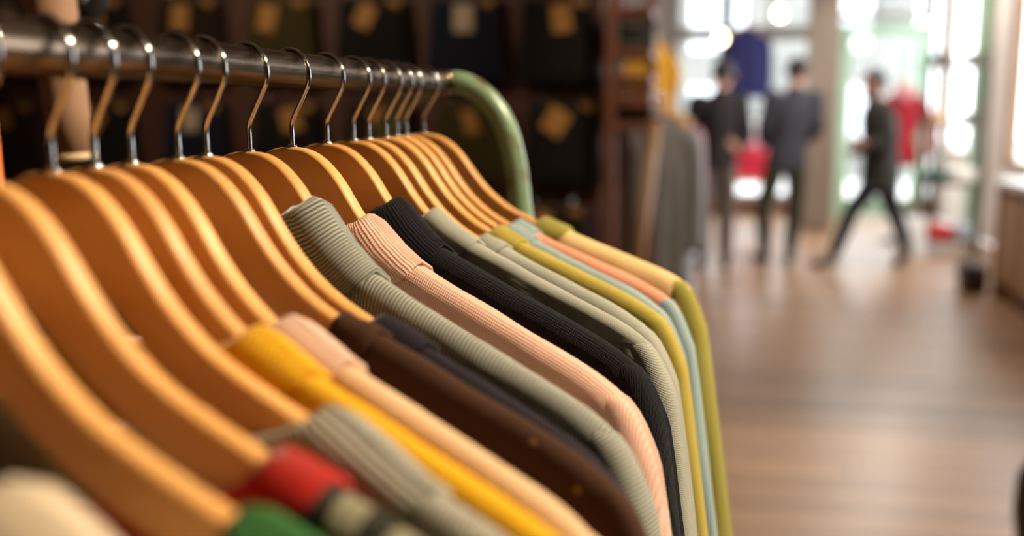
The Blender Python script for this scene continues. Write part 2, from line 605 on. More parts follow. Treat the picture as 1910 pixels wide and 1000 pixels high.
# ------------------------------------------------------------------ the clothes rack
X0, RZ, RR = -0.285, 1.464, 0.0125
HB = RZ - 0.0535                                  # height of the hangers' crest
M_RAIL, nt_, b_ = new_mat('worn_nickel_rail')
tc_ = nd(nt_, 'ShaderNodeTexCoord')
mp_ = nd(nt_, 'ShaderNodeMapping')
mp_.inputs['Scale'].default_value = (700, 2.5, 700)
n_ = nd(nt_, 'ShaderNodeTexNoise')
n_.inputs['Scale'].default_value = 1.0
n_.inputs['Detail'].default_value = 3
nt_.links.new(tc_.outputs['Object'], mp_.inputs['Vector'])
nt_.links.new(mp_.outputs['Vector'], n_.inputs['Vector'])
nt_.links.new(mixc(nt_, n_.outputs['Fac'], lin((66, 50, 38)), lin((146, 124, 100))), b_.inputs['Base Color'])
b_.inputs['Metallic'].default_value = 1.0
nt_.links.new(mth(nt_, 'ADD', mth(nt_, 'MULTIPLY', n_.outputs['Fac'], 0.2), 0.14), b_.inputs['Roughness'])
M_TUBE, nt_, b_ = new_mat('chipped_green_paint')
tc_ = nd(nt_, 'ShaderNodeTexCoord')
n_ = nd(nt_, 'ShaderNodeTexNoise')
n_.inputs['Scale'].default_value = 26.0
n_.inputs['Detail'].default_value = 6
nt_.links.new(tc_.outputs['Object'], n_.inputs['Vector'])
cr = nd(nt_, 'ShaderNodeValToRGB')
cr.color_ramp.elements[0].position = 0.56
cr.color_ramp.elements[0].color = lin((114, 136, 106))
cr.color_ramp.elements[1].position = 0.66
cr.color_ramp.elements[1].color = lin((96, 84, 56))
nt_.links.new(n_.outputs['Fac'], cr.inputs['Fac'])
nt_.links.new(cr.outputs['Color'], b_.inputs['Base Color'])
b_.inputs['Roughness'].default_value = 0.33

YE = 1.165
rack = thing('clothes_rack', 'metal clothes rack with worn nickel rail and pale green bent end frame', 'clothes rack', (X0, 0.3, 0))
tube('rail', [(0, -0.85, RZ), (0, YE - 0.3 - 0.012, RZ)], RR, M_RAIL, rack, 40)
for yy in (YE, -0.58):
    zz = RZ
    pr = [(0.0, zz), (0.02, zz - 0.001), (0.045, zz - 0.016), (0.066, zz - 0.045), (0.079, zz - 0.09), (0.086, zz - 0.145), (0.10, zz - 0.25), (0.17, 0.62), (0.235, 0.02)]
    path = [(-x, yy - 0.3, z) for x, z in reversed(pr)] + [(x, yy - 0.3, z) for x, z in pr[1:]]
    ef = tube('end_frame', smooth_path(path, 8), 0.0128, M_TUBE, rack, 24)
    tube('cross_bar', [(-0.2, yy - 0.3, 0.33), (0.2, yy - 0.3, 0.33)], 0.009, M_TUBE, ef, 12)
    for s in (-1, 1):
        lathe('rubber_foot', [(0.016, 0.0), (0.018, 0.005), (0.018, 0.03), (0.014, 0.035)], M_BLACK, ef, 14, (s * 0.235, yy - 0.3, 0.0))
lathe('rail_joint', [(0.0128, -0.0005), (0.0145, 0.001), (0.0145, 0.016), (0.0128, 0.018)], M_RAIL, rack, 24)
rj = [o for o in rack.children if o.name.startswith('rail_joint')][0]
rj.rotation_euler = (math.pi / 2, 0, 0)
rj.location = (0, YE - 0.3 - 0.012, RZ)

# ------------------------------------------------------------------ hangers
TOP = spline1([0, .015, .030, .045, .060, .075, .095, .120, .160, .200, .226], [0, -.0015, -.008, -.021, -.040, -.056, -.071, -.083, -.099, -.116, -.128])
BOT = spline1([0, .020, .040, .060, .075, .095, .120, .160, .200, .226], [-.047, -.049, -.058, -.074, -.085, -.097, -.107, -.121, -.136, -.144])
HL = 0.224


def hanger_board():
    us = list(np.linspace(-HL, HL, 91))
    V, F = [], []
    ring = []
    nb = 5
    T = 0.0055
    for i, u in enumerate(us):
        a = abs(u)
        zt, zb = TOP(a), BOT(a)
        e = max(0.0, (a - (HL - 0.010)) / 0.010)                # round off the tips
        k = math.sqrt(max(0.02, 1 - e * e))
        zm = (zt + zb) / 2
        zt, zb = zm + (zt - zm) * k, zm + (zb - zm) * k
        t = T * (0.55 + 0.45 * k)
        r = min(0.0038, t * 0.9)
        sec = []
        for cxs, czs, a0 in ((1, 1, 0), (-1, 1, 90), (-1, -1, 180), (1, -1, 270)):
            for j in range(nb):
                an = math.radians(a0 + 90 * j / (nb - 1))
                yy = cxs * (t - r) + r * math.cos(an)
                zz = (zt - r if czs > 0 else zb + r) + r * math.sin(an)
                sec.append((u, yy, zz))
        V += sec
    n = 4 * nb
    for i in range(len(us) - 1):
        for j in range(n):
            k = (j + 1) % n
            F.append((i * n + j, (i + 1) * n + j, (i + 1) * n + k, i * n + k))
    F.append(tuple(range(n)))
    F.append(tuple(range(len(us) * n - 1, (len(us) - 1) * n - 1, -1)))
    return V, F


def hook_path():
    R = 0.018
    zc = 0.0535 + RR + 0.0016 - R
    pts = [(0, 0, -0.012), (0, 0, 0.006), (0.0, 0, 0.015), (0.0022, 0, 0.0205), (0.0075, 0, 0.0285)]
    for k in range(0, 25):
        a = math.radians(-30 + (205 + 30) * k / 24)
        pts.append((R * math.cos(a), 0, zc + R * math.sin(a)))
    return smooth_path(pts, 4)


hv, hf_ = hanger_board()
kv, kf = tube_data(hook_path(), 0.00165, 12)
proto_board = mesh_obj('board', hv, hf_, M_HANGER)
proto_hook = mesh_obj('hook', kv, kf, M_CHROME)
ferr_v, ferr_f = tube_data([(0, 0, -0.002), (0, 0, 0.0015)], 0.0034, 14)
proto_ferrule = mesh_obj('ferrule', ferr_v, ferr_f, M_CHROME)


def make_hanger(t, yaw, label):
    h = thing('coat_hanger', label, 'hanger', (X0, t, HB), -math.radians(yaw), 'wooden hangers on the clothes rail')
    for p in (proto_board, proto_hook, proto_ferrule):
        c = p.copy()
        COL.objects.link(c)
        c.parent = h
    return h


# ------------------------------------------------------------------ garments
RIDGE = spline1([0, .015, .030, .045, .060, .075, .095, .120, .160, .200, .222, .245, .264, .277, .285],
                [.004, .0025, -.004, -.017, -.0355, -.0515, -.0665, -.0785, -.0945, -.1105, -.119, -.129, -.1405, -.155, -.170])


def interp_path(pts, n):
    P = smooth_path([(a, b, 0) for a, b in pts], 10)
    d = [0.0]
    for i in range(1, len(P)):
        d.append(d[-1] + (P[i] - P[i - 1]).length)
    out = []
    for k in range(n):
        s = d[-1] * k / (n - 1)
        out.append((float(np.interp(s, d, [p.x for p in P])), float(np.interp(s, d, [p.y for p in P]))))
    return out, d[-1]


def garment(name, label, cat, t, yaw, un, body_mat, collar_mat, sleeve_mat=None, cw=0.045, thm=0.02, dip=0.016,
            ext=0.0, stand=0.0085, seed=1, sleeve_len=0.24, hem=-0.70, crease=0.0, seam=0.0, wrinkle=1.0):
    """shirt draped on a hanger. un = half width of the neck opening, cw = collar width, ext = extra shoulder width"""
    sleeve_mat = sleeve_mat or body_mat
    g = thing(name, label, cat, (X0, t, HB), -math.radians(yaw), 'shirts on the clothes rail')
    UB = 0.273 + ext
    rr = random.Random(seed)
    ph = [rr.random() * 6.28 for _ in range(4)]

    def ridge(a):
        return RIDGE(max(0, a - ext * max(0.0, (a - 0.15) / 0.1)) if a > 0.15 else a)

    def zref(a):
        a = max(a, un)
        return ridge(min(a, 0.284 + ext))

    def S(u, d, off=0.0):
        a, s = abs(u), (1 if d >= 0 else -1)
        ad = abs(d)
        r = 0.0105
        g_ = math.sqrt(max(0.0, 1 - (1 - min(ad / r, 1)) ** 2))
        th = 0.0088 + (thm - 0.0088) * (1 - math.exp(-ad / 0.055))
        e = max(0.0, (a - (UB - 0.022)) / 0.022)
        th *= math.sqrt(max(0.03, 1 - min(e, 1) ** 2))
        y = th * g_
        w = wrinkle * min(1.0, max(0.0, (ad - 0.03) / 0.2)) * (1 - min(e, 1))
        y += w * 0.22 * thm * (math.sin(u * 48 + ph[0] + s) + 0.6 * math.sin(u * 95 + ph[1] + ad * 9) + 0.5 * math.sin(u * 30 - ad * 22 + ph[2]))
        nzv = noise.noise(Vector((u * 28, ad * 28 + seed * 3.1, s * 4.0)))
        y += wrinkle * 0.0016 * nzv * min(1, ad / 0.02) * (1 - min(e, 1))
        if seam:
            # raised welt along the shoulder seam, a little in front of the ridge
            y += s * 0.0 + 0.0020 * math.exp(-((ad - 0.017) / 0.0035) ** 2) * (1 if s > 0 else 0) - 0.0014 * math.exp(-((ad - 0.010) / 0.003) ** 2) * (1 if s > 0 else 0)
        z = zref(a) - ad + off * (1 - g_) + 0.0012 * nzv * (1 if a > un else 0)
        return Vector((u, -s * (y + off * g_), z))

    # body: two sheets that share the shoulder ridge and part at the neck opening
    us = sorted(set([round(x, 5) for x in list(np.linspace(-UB, UB, 75)) + [un, -un, un * 0.985, -un * 0.985]]))
    NR = 34
    V, UV, F = [], [], []
    idx = {}

    def neck_d(u, front):
        a = abs(u)
        if a >= un:
            return 0.0
        return (dip if front else 0.07) * math.sqrt(1 - (a / un) ** 2)
    for side in (1, -1):
        for i, u in enumerate(us):
            d0 = neck_d(u, side > 0)
            dh = zref(abs(u)) - hem
            for j in range(NR + 1):
                q = j / NR
                d = d0 + (dh - d0) * q ** 2.1
                if j == 0 and abs(u) >= un and side < 0:
                    idx[(side, i, j)] = idx[(1, i, 0)]
                    continue
                idx[(side, i, j)] = len(V)
                V.append(S(u, side * max(d, 1e-9)))
                UV.append((u, side * d))
    for side in (1, -1):
        for i in range(len(us) - 1):
            for j in range(NR):
                q = (idx[(side, i, j)], idx[(side, i + 1, j)], idx[(side, i + 1, j + 1)], idx[(side, i, j + 1)])
                F.append(q[::-1] if side > 0 else q)
    mesh_obj('body', V, F, body_mat, g, True, UV)

    # sleeves: flattened tubes from the armhole
    UA = UB - 0.016
    K, NS = 34, 28
    for s in (1, -1):
        L = sleeve_len
        Eo, lo = interp_path([(UA - 0.006, ridge(UA - 0.006) - 0.004), (UA + 0.012, ridge(UA + 0.012) + 0.0006), (0.284 + ext, -.170), (.292 + ext, -.202), (.292 + ext + 0.22 * (L - 0.2) + .022, -.202 - L * 0.86)], K)
        Ei, li = interp_path([(UA - 0.010, ridge(UA) - 0.008), (UB - 0.034, -.182), (UB - 0.044, -.235), (UB - 0.034, -.29), (UB - 0.030 + 0.12 * (L - 0.2) + 0.014, -.217 - L * 0.9)], K)
        V, UV, F = [], [], []
        for k in range(K):
            w = k / (K - 1)
            o_, i_ = Eo[k], Ei[k]
            cxx, czz = (o_[0] + i_[0]) / 2, (o_[1] + i_[1]) / 2
            ax, az = (o_[0] - i_[0]) / 2, (o_[1] - i_[1]) / 2
            th = 0.0070 + (min(thm + 0.002, 0.024) - 0.0070) * min(1, w / 0.3) ** 0.7
            th *= 1.0 - 0.15 * max(0, (w - 0.6) / 0.4)
            if w > 0.9:
                th += 0.0012
            for j in range(NS):
                an = 2 * math.pi * j / NS
                c, sn = math.cos(an), math.sin(an)
                yy = th * (abs(sn) ** 0.75) * (1 if sn > 0 else -1)
                if crease and sn < 0:
                    yy -= crease * math.exp(-((c - 0.12) / 0.10) ** 2) * min(1, w * 3) * (1 - 0.3 * w)
                wv = 0.0022 * math.sin(w * 13 + c * 4 + ph[3]) * min(1, w * 2) * abs(sn) * wrinkle
                V.append((s * (cxx + ax * c), yy - wv * (1 if sn > 0 else -1), czz + az * c))
                UV.append((w * (lo + li) / 2, c * math.hypot(ax, az) + (0.5 if sn > 0 else 0)))
        for k in range(K - 1):
            for j in range(NS):
                m = (j + 1) % NS
                q = (k * NS + j, k * NS + m, (k + 1) * NS + m, (k + 1) * NS + j)
                F.append(q if s > 0 else q[::-1])
        # turned-in hem
        n0 = len(V)
        bse = (K - 1) * NS
        for j in range(NS):
            p = V[bse + j]
            c0 = ((Eo[-1][0] + Ei[-1][0]) / 2 * s, 0, (Eo[-1][1] + Ei[-1][1]) / 2)
            V.append((c0[0] + (p[0] - c0[0]) * 0.93, p[1] * 0.8, c0[2] + (p[2] - c0[2]) * 0.93 + 0.012))
            UV.append(UV[bse + j])
        for j in range(NS):
            m = (j + 1) % NS
            q = (bse + j, bse + m, n0 + m, n0 + j)
            F.append(q if s > 0 else q[::-1])
        slv = mesh_obj('sleeve', V, F, sleeve_mat, g, True, UV)
        # stitched welt down the camera side and the far side of the armhole
        for fs in (1, -1):
            sp_ = []
            for k in range(1, int(K * 0.55)):
                u_, z_ = Ei[k][0] + 0.004, Ei[k][1]
                w = k / (K - 1)
                th = 0.0070 + (min(thm + 0.002, 0.024) - 0.0070) * min(1, w / 0.3) ** 0.7
                yb = abs(S(s * u_, max(1e-4, zref(u_) - z_)).y)
                sp_.append((s * u_, -fs * (max(yb, th * 0.55) + 0.0006), z_))
            v_, f_ = tube_data(sp_, 0.0011, 6)
            mesh_obj('armhole_seam', v_, f_, sleeve_mat, slv, True, [(p_[0], p_[2]) for p_ in v_])

    # collar: a turned-over band round the neck opening
    prof = [(0.012, -0.0035), (0.004, -0.003), (-0.0015, 0.000), (-0.002, stand * 0.55), (0.002, stand * 0.95), (0.007, stand), (0.45 * cw, stand * 0.72 + 0.0012), (0.8 * cw, 0.0045), (cw - 0.001, 0.0042), (cw, 0.0030), (cw - 0.0012, 0.0008)]
    NP = 96
    V, UV, F = [], [], []

    def loop(ang, e):
        c, sn = math.cos(ang), math.sin(ang)
        u = (un + e) * c
        e0 = max(e, 0.0)
        z = zref(un + e0) - (dip + 0.25 * e0 if sn < 0 else 0.07 + 0.3 * e0) * abs(sn)
        dd = max(0.0, zref(abs(u)) - z)
        return u, dd if sn < 0 else -dd
    arc = 0.0
    last = None
    for i in range(NP):
        ang = 2 * math.pi * i / NP
        for e, off in prof:
            u, d = loop(ang, e)
            if abs(d) < 1e-6:
                d = 1e-6
            p = S(u, d, 0.0)
            # surface normal by differences
            h = 0.0015
            s_ = 1 if d >= 0 else -1
            tu = S(u + h, d) - S(u - h, d)
            td = S(u, d + s_ * h) - p
            nn = tu.cross(td)
            if nn.length < 1e-12:
                nn = Vector((0, -s_, 0.2))
            nn.normalize()
            if nn.y * s_ > 0 and abs(d) > 0.004:
                nn = -nn
            if nn.z < 0 and abs(d) <= 0.012:
                nn = -nn if nn.y * s_ > 0 else nn
            if abs(d) <= 0.0105:
                k = abs(d) / 0.0105
                sl = (ridge(abs(u) + 0.004) - ridge(abs(u) - 0.004)) / 0.008 if abs(u) > un * 0.9 else 0
                nn = Vector((-sl * (1 if u > 0 else -1) * (1 - k), -s_ * k, max(0.05, 1 - k))).normalized()
            V.append(p + nn * off)
            UV.append((arc, e))
        cur = S(*loop(ang, cw * 0.5))
        if last is not None:
            arc += (cur - last).length
        last = cur
    m_ = len(prof)
    for i in range(NP):
        for j in range(m_ - 1):
            a, b = i * m_ + j, ((i + 1) % NP) * m_ + j
            F.append((a, b, b + 1, a + 1))
    mesh_obj('collar', V, F, collar_mat, g, True, UV)
    return g


FB = {
    'cream': fabric('cream_cotton', (222, 200, 168), 'knit'),
    'green': fabric('green_jersey', (48, 108, 42), 'knit'),
    'red': fabric('red_rib', (196, 34, 18), 'knit'),
    'greystripe': fabric('grey_dark_stripe_cloth', (168, 160, 130), 'broad', (44, 42, 32), 0.020),
    'greyrib': fabric('grey_fine_rib', (190, 184, 166), 'stripe_u', (148, 142, 126), 0.0024, 0.7),
    'yellow': fabric('yellow_knit', (246, 186, 22), 'knit', period=0.003),
    'palepink': fabric('pale_pink_cotton', (240, 198, 172), 'knit'),
    'apricot': fabric('apricot_cream_cotton', (244, 204, 158), 'knit'),
    'brown': fabric('brown_flecked_wool', (68, 40, 21), 'fleck', (140, 104, 40), 0.002, 0.6, 0.08),
    'plum': fabric('plum_dotted_cotton', (33, 26, 34), 'fleck', (150, 36, 46), 0.002, 0.5, 0.1),
    'stripe_b': fabric('sage_stripe_body', (218, 217, 200), 'stripe_u', (24, 28, 27), 0.0024, 0.3),
    'stripe_c': fabric('sage_stripe_collar', (190, 191, 176), 'stripe_v', (50, 54, 51), 0.0019, 0.3),
    'pink': fabric('pink_waffle', (255, 214, 190), 'waffle', (192, 98, 72), 0.0030, 0.6),
    'navy': fabric('navy_waffle', (19, 18, 24), 'waffle', (4, 4, 6), 0.0028, 0.7, 0.08),
    'sage': fabric('sage_twill', (178, 177, 162), 'knit', period=0.0016, bump=0.35),
    'olivey': fabric('olive_yellow_pique', (200, 178, 80), 'knit', period=0.002),
    'ltblue': fabric('light_blue_pique', (164, 184, 184), 'knit', period=0.002),
    'coral': fabric('coral_jersey', (248, 168, 136), 'knit'),
    'tan': fabric('tan_jersey', (248, 212, 150), 'knit'),
    'olive': fabric('olive_pique', (166, 156, 70), 'knit', period=0.002),
}
# t along the rail, yaw, neck half width, then the shirt
RACK = [
    (0.262, 14, .108, dict(name='polo_shirt', label='cream polo shirt nearest the viewer, at the lower left corner', cat='shirt', b='cream', c='cream', cw=.045)),
    (0.328, 16, .157, dict(name='t_shirt', label='green t-shirt on the second nearest hanger', cat='shirt', b='green', c='green', cw=.022, stand=.004, dip=.13)),
    (0.374, 17, .150, dict(name='polo_shirt', label='grey and dark striped shirt with wide red collar', cat='shirt', b='greystripe', c='red', cw=.022, stand=.0045, dip=.03)),
    (0.424, 19.5, .152, dict(name='polo_shirt', label='pale grey ribbed shirt behind the red collar', cat='shirt', b='greyrib', c='greyrib', cw=.052)),
    (0.458, 20.5, .100, dict(name='polo_shirt', label='bright yellow knitted shirt', cat='shirt', b='yellow', c='yellow', cw=.034, stand=.006)),
    (0.491, 21.5, .104, dict(name='polo_shirt', label='pale cream pink shirt between the yellow and the brown shirt', cat='shirt', b='apricot', c='palepink', cw=.038, stand=.007)),
    (0.540, 19, .114, dict(name='sweater', label='dark brown flecked wool sweater', cat='sweater', b='brown', c='brown', cw=.022, stand=.0015, dip=.04, thm=.012)),
    (0.574, 22.5, .131, dict(name='polo_shirt', label='dark plum shirt with small red dots beside the brown sweater', cat='shirt', b='plum', c='plum', cw=.030, stand=.005, thm=.0115)),
    (0.6336, 23, .054, dict(name='polo_shirt', label='sage and cream fine striped polo shirt in sharp focus', cat='shirt', b='stripe_b', c='stripe_c', cw=.050, stand=.006)),
    (0.7054, 23, .069, dict(name='polo_shirt', label='salmon pink waffle weave polo shirt', cat='shirt', b='pink', c='pink', cw=.045, stand=.006, crease=.006)),
    (0.7759, 21.5, .065, dict(name='polo_shirt', label='black navy waffle weave polo shirt behind the pink one', cat='shirt', b='navy', c='navy', cw=.045, stand=.007)),
    (0.839, 19.5, .079, dict(name='polo_shirt', label='sage grey twill shirt with raised shoulder seam', cat='shirt', b='sage', c='sage', cw=.042, stand=.006, seam=1)),
    (0.880, 19.5, .118, dict(name='t_shirt', label='sage grey shirt tucked close behind the seamed sage shirt', cat='shirt', b='sage', c='sage', cw=.02, stand=.003)),
    (0.9306, 19, .119, dict(name='polo_shirt', label='olive yellow polo shirt', cat='shirt', b='olivey', c='olivey', cw=.026, stand=.006, ext=.006)),
    (0.9657, 19, .124, dict(name='polo_shirt', label='light blue polo shirt between the olive yellow and the coral one', cat='shirt', b='ltblue', c='ltblue', cw=.026, stand=.006, ext=.004)),
    (0.9989, 18, .123, dict(name='polo_shirt', label='coral shirt with light blue collar and sleeves', cat='shirt', b='coral', c='ltblue', s='ltblue', cw=.022, stand=.005, ext=.010)),
    (1.0638, 13, .134, dict(name='polo_shirt', label='tan shirt with olive collar and sleeves at the far end of the rail', cat='shirt', b='tan', c='olive', s='olive', cw=.030, stand=.005, ext=.014)),
]
HLAB = ['nearest wooden hanger, holding the cream shirt in the lower left corner', 'wooden hanger holding the green t-shirt', 'wooden hanger with a red collar on its arm',
        'wooden hanger holding the pale grey ribbed shirt', 'wooden hanger holding the bright yellow shirt', 'wooden hanger holding the pale cream pink shirt',
        'wooden hanger holding the dark brown sweater', 'wooden hanger holding the plum dotted shirt', 'wooden hanger holding the sage striped polo shirt',
        'wooden hanger holding the salmon pink polo shirt', 'wooden hanger holding the black navy polo shirt', 'wooden hanger holding the sage shirt with the seam',
        'wooden hanger pressed close behind the sage shirt hanger', 'wooden hanger holding the olive yellow polo shirt', 'wooden hanger holding the plain light blue polo shirt',
        'wooden hanger holding the coral shirt', 'farthest wooden hanger, holding the tan shirt']
for i, (t, yaw, un, sp) in enumerate(RACK):
    gaps = [abs(RACK[j][0] - t) for j in (i - 1, i + 1) if 0 <= j < len(RACK)]
    thm = sp.get('thm', max(0.0125, min(0.028, 0.44 * min(gaps))))
    make_hanger(t, yaw, HLAB[i])
    kw = {k: v for k, v in sp.items() if k not in ('b', 'c', 's', 'name', 'label', 'cat', 'thm')}
    garment(sp['name'], sp['label'], sp['cat'], t, yaw, un, FB[sp['b']], FB[sp['c']], FB[sp['s']] if 's' in sp else None, thm=thm, seed=i + 3, **kw)
for p in (proto_board, proto_hook, proto_ferrule):
    bpy.data.objects.remove(p)
# ------------------------------------------------------------------ jeans on the board partition
M_DENIM = [fabric('black_denim', (38, 34, 33), 'knit', period=0.004), fabric('indigo_denim', (40, 42, 58), 'knit', period=0.004),
           fabric('brown_twill', (58, 42, 30), 'knit', period=0.004), fabric('olive_twill', (84, 72, 34), 'knit', period=0.004)]
M_TAG = [plain('kraft_tag', (186, 132, 66), 0.7), plain('pale_tag', (206, 186, 158), 0.7)]
JN = ['black', 'dark indigo', 'dark brown', 'olive']


def jeans_data(kind):
    """jeans folded in half along the legs, hung by the waist: a flared cushion-like slab"""
    V, F = [], []
    rows = [(0.0, .130, .020), (-.03, .133, .030), (-.10, .142, .040), (-.18, .148, .044), (-.26, .155, .042), (-.31, .158, .036), (-.325, .150, .016)]
    n = 20
    for z, hw, t in rows:
        for j in range(n):
            a = 2 * math.pi * j / n
            c, s_ = math.cos(a), math.sin(a)
            x = hw * (abs(c) ** 0.45) * (1 if c > 0 else -1)
            yv = t * (abs(s_) ** 0.6) * (1 if s_ > 0 else -1)
            V.append((x + 0.004 * math.sin(z * 40 + kind), yv + 0.004 * math.sin(x * 60 + z * 25), z))
    for i in range(len(rows) - 1):
        for j in range(n):
            k = (j + 1) % n
            F.append((i * n + j, i * n + k, (i + 1) * n + k, (i + 1) * n + j)[::-1])
    F.append(tuple(range(n)))
    F.append(tuple(range(len(rows) * n - 1, (len(rows) - 1) * n - 1, -1)))
    return V, F


jroots = []
for k in range(4):
    r = thing('folded_jeans', 'x', 'jeans')
    r.scale = (1.15, 1.0, 1.12)
    v, f = jeans_data(k)
    mesh_obj('denim_fold', v, f, M_DENIM[k], r, True, [(p[0], p[2]) for p in v])
    wb = [(x, y, z) for x, y, z in jeans_data(k)[0][:20]]
    bandv = [(x * 1.03, y * 1.25, 0.002) for x, y, z in wb] + [(x * 1.03, y * 1.25, -0.036) for x, y, z in wb]
    bandf = [(j, (j + 1) % 20, 20 + (j + 1) % 20, 20 + j)[::-1] for j in range(20)] + [tuple(range(20))]
    mesh_obj('waistband', bandv, bandf, M_DENIM[k], r, True, [(p[0], p[2]) for p in bandv])
    box('paper_tag', (0.02 - 0.02 * k, -0.047, -0.075), (0.075, 0.003, 0.105), M_TAG[0 if k != 1 else 1], r, 0.001, Matrix.Rotation(0.12 * (k - 1), 3, 'Y'))
    box('leather_patch', (0.088, -0.028, -0.018), (0.05, 0.004, 0.03), M_TAG[0], r, 0.001)
    for sx in (-0.075, 0.075):
        tube('clip', smooth_path([(sx, -0.012, -0.01), (sx, -0.030, 0.012), (sx, 0.0, 0.045), (sx, 0.03, 0.05), (sx, 0.048, 0.05)], 3), 0.005, M_STEEL, r, 8)
    jroots.append(r)
ORD = ['first', 'second', 'third', 'fourth', 'fifth', 'sixth', 'seventh', 'eighth']
ROWN = ['top', 'second', 'third', 'bottom']
first_used = [False] * 4
jr = random.Random(11)
for row in range(4):
    for c in range(7):
        k = (0, 1, 0, 3, 2, 0, 1, 0, 2)[(c + row * 2) % 9]
        px = 1040 - 172 * c + (0, 12, -8, 6)[row]
        p = pix(px, 12 + 193 * row, PY - 0.05)
        root = jroots[k]
        if first_used[k]:
            o = root.copy()
            COL.objects.link(o)
            for ch in root.children:
                cc = ch.copy()
                COL.objects.link(cc)
                cc.parent = o
                if cc.name.startswith('paper_tag'):
                    cc.rotation_euler = (0, jr.uniform(-0.7, 0.7), 0)
                    cc.scale = (jr.uniform(0.7, 1.2), 1, jr.uniform(0.7, 1.1))
        else:
            o = root
            first_used[k] = True
        o.location = (p.x, p.y, p.z + 0.03)
        o.rotation_euler = (0, 0, jr.uniform(-0.12, 0.12))
        tag(o, '%s folded jeans with paper tag, %s row, %s from the shelf post' % (JN[k], ROWN[row], ORD[c]), 'jeans', 'folded jeans on the board wall')

# open shelf at the end of the partition
M_SHELF = wood('reddish_shelf_wood', (134, 84, 60), (98, 56, 38), 'Z', 0.5, 0.0, 2.0, 8.0)
sh = thing('shelf_unit', 'reddish brown open wooden shelf at the end of the jeans wall', 'shelf', (0, 0, 0))
xa = pix(1140, 200, 4.5).x
xb = pix(1213, 200, 4.9).x
for (x, y) in ((xa, 4.46), (xa, 4.9), (xb, 4.46 + 0.42), (xb - 0.002, 4.5)):
    if (x, y) == (xb - 0.002, 4.5):
        continue
    box('post', (x, y, 1.25), (0.05, 0.05, 2.5), M_SHELF, sh, 0.004)
shelf_z = [pix(1180, yy, 4.7).z for yy in (232, 150, 104, 30)]
for z in shelf_z:
    box('shelf_board', ((xa + xb) / 2, 4.68, z), (xb - xa + 0.05, 0.48, 0.035), M_SHELF, sh, 0.003)
for i, (z, h, nm, c_, lab) in enumerate(((shelf_z[0], 0.075, 'storage_box', (30, 24, 22), 'black lidded box on the shelf below the brown panel'), (shelf_z[2], 0.10, 'storage_box', (52, 50, 44), 'dark grey green lidded box on the upper shelf'))):
    t = thing(nm, lab, 'box', ((xa + xb) / 2, 4.66, z + 0.0175))
    mtl = plain('box_board_%d' % i, c_, 0.7)
    box('box_body', (0, 0, h / 2 - 0.012), (0.2, 0.3, h - 0.024), mtl, t, 0.003)
    box('lid', (0, 0, h - 0.014), (0.208, 0.308, 0.026), mtl, t, 0.004)
t = thing('drawer_panel', 'brown wooden drawer on the shelf between the two boxes', 'drawer', ((xa + xb) / 2, 4.66, shelf_z[1] - 0.0175 - 0.005))
box('drawer_front', (0, -0.19, -0.05), (0.2, 0.02, 0.09), M_SHELF, t, 0.002)
box('drawer_box', (0, 0.0, -0.055), (0.19, 0.36, 0.08), M_SHELF, t)
lathe('knob', [(0.006, 0), (0.006, 0.01), (0.013, 0.016), (0.010, 0.024), (0.001, 0.026)], M_STEEL, t, 12)
kn = [o for o in t.children if o.name.startswith('knob')][0]
kn.rotation_euler = (math.pi / 2, 0, 0)
kn.location = (0, -0.2, -0.05)

# beige roll hanging close behind the rail, upper left
rp0, rp1 = pix(72, -120, 1.05), pix(140, 300, 1.05)
t = thing('fabric_roll', 'beige hanging fabric roll with cream end behind the rail at upper left', 'roll', tuple(rp1))
dv = rp0 - rp1
tube('roll', [(0, 0, 0.004), dv * 0.25, dv * 0.5, dv * 0.75, dv, dv * 1.4], [0.0215, 0.0235, 0.026, 0.028, 0.029, 0.03], plain('beige_canvas', (150, 114, 86), 0.7, var=0.1, bump=0.3), t, 24)
tube('end_binding', [-dv * 0.002, dv * 0.012, dv * 0.03], [0.0205, 0.0226, 0.0224], plain('cream_canvas', (226, 200, 158), 0.7), t, 24)
tube('hanging_cord', [dv * 1.4, Vector((dv.x * 1.4, dv.y * 1.4, ZC - rp1.z))], 0.003, M_BLACK, t, 6)
q0 = pix(150, 20, 1.3)
t = thing('strap', 'black webbing strap hanging behind the beige roll', 'strap', tuple(q0))
tube('webbing', smooth_path([(-0.03, 0, 0.2), (-0.01, 0, 0.07), (0.01, 0, 0.0), (0.03, 0.01, 0.05), (0.02, 0.02, 0.2), (-0.005, 0.01, ZC - q0.z)], 6), 0.014, M_BLACK, t, 10)
lathe('strap_ring', [(0.013, 0), (0.017, 0.002), (0.017, 0.008), (0.013, 0.01)], M_STEEL, t, 16, (0.01, 0, -0.03))
# orange wooden stick at the left edge
q0, q1 = pix(-8, 310, 0.9), pix(-34, 100, 0.9)
t = thing('wooden_rod', 'orange wooden rod upright at the left picture edge behind the hangers', 'rod', (q0.x, q0.y, 0))
tube('shaft', [(0, 0, 0.02), (0, 0, 1.2), (q1.x - q0.x, 0, q1.z)], [0.011, 0.010, 0.008], wood('orange_stick', (226, 122, 50), (190, 92, 30), 'Z'), t, 14)
lathe('foot', [(0.05, 0.0), (0.05, 0.012), (0.014, 0.03), (0.012, 0.06)], M_BLACK, t, 16)

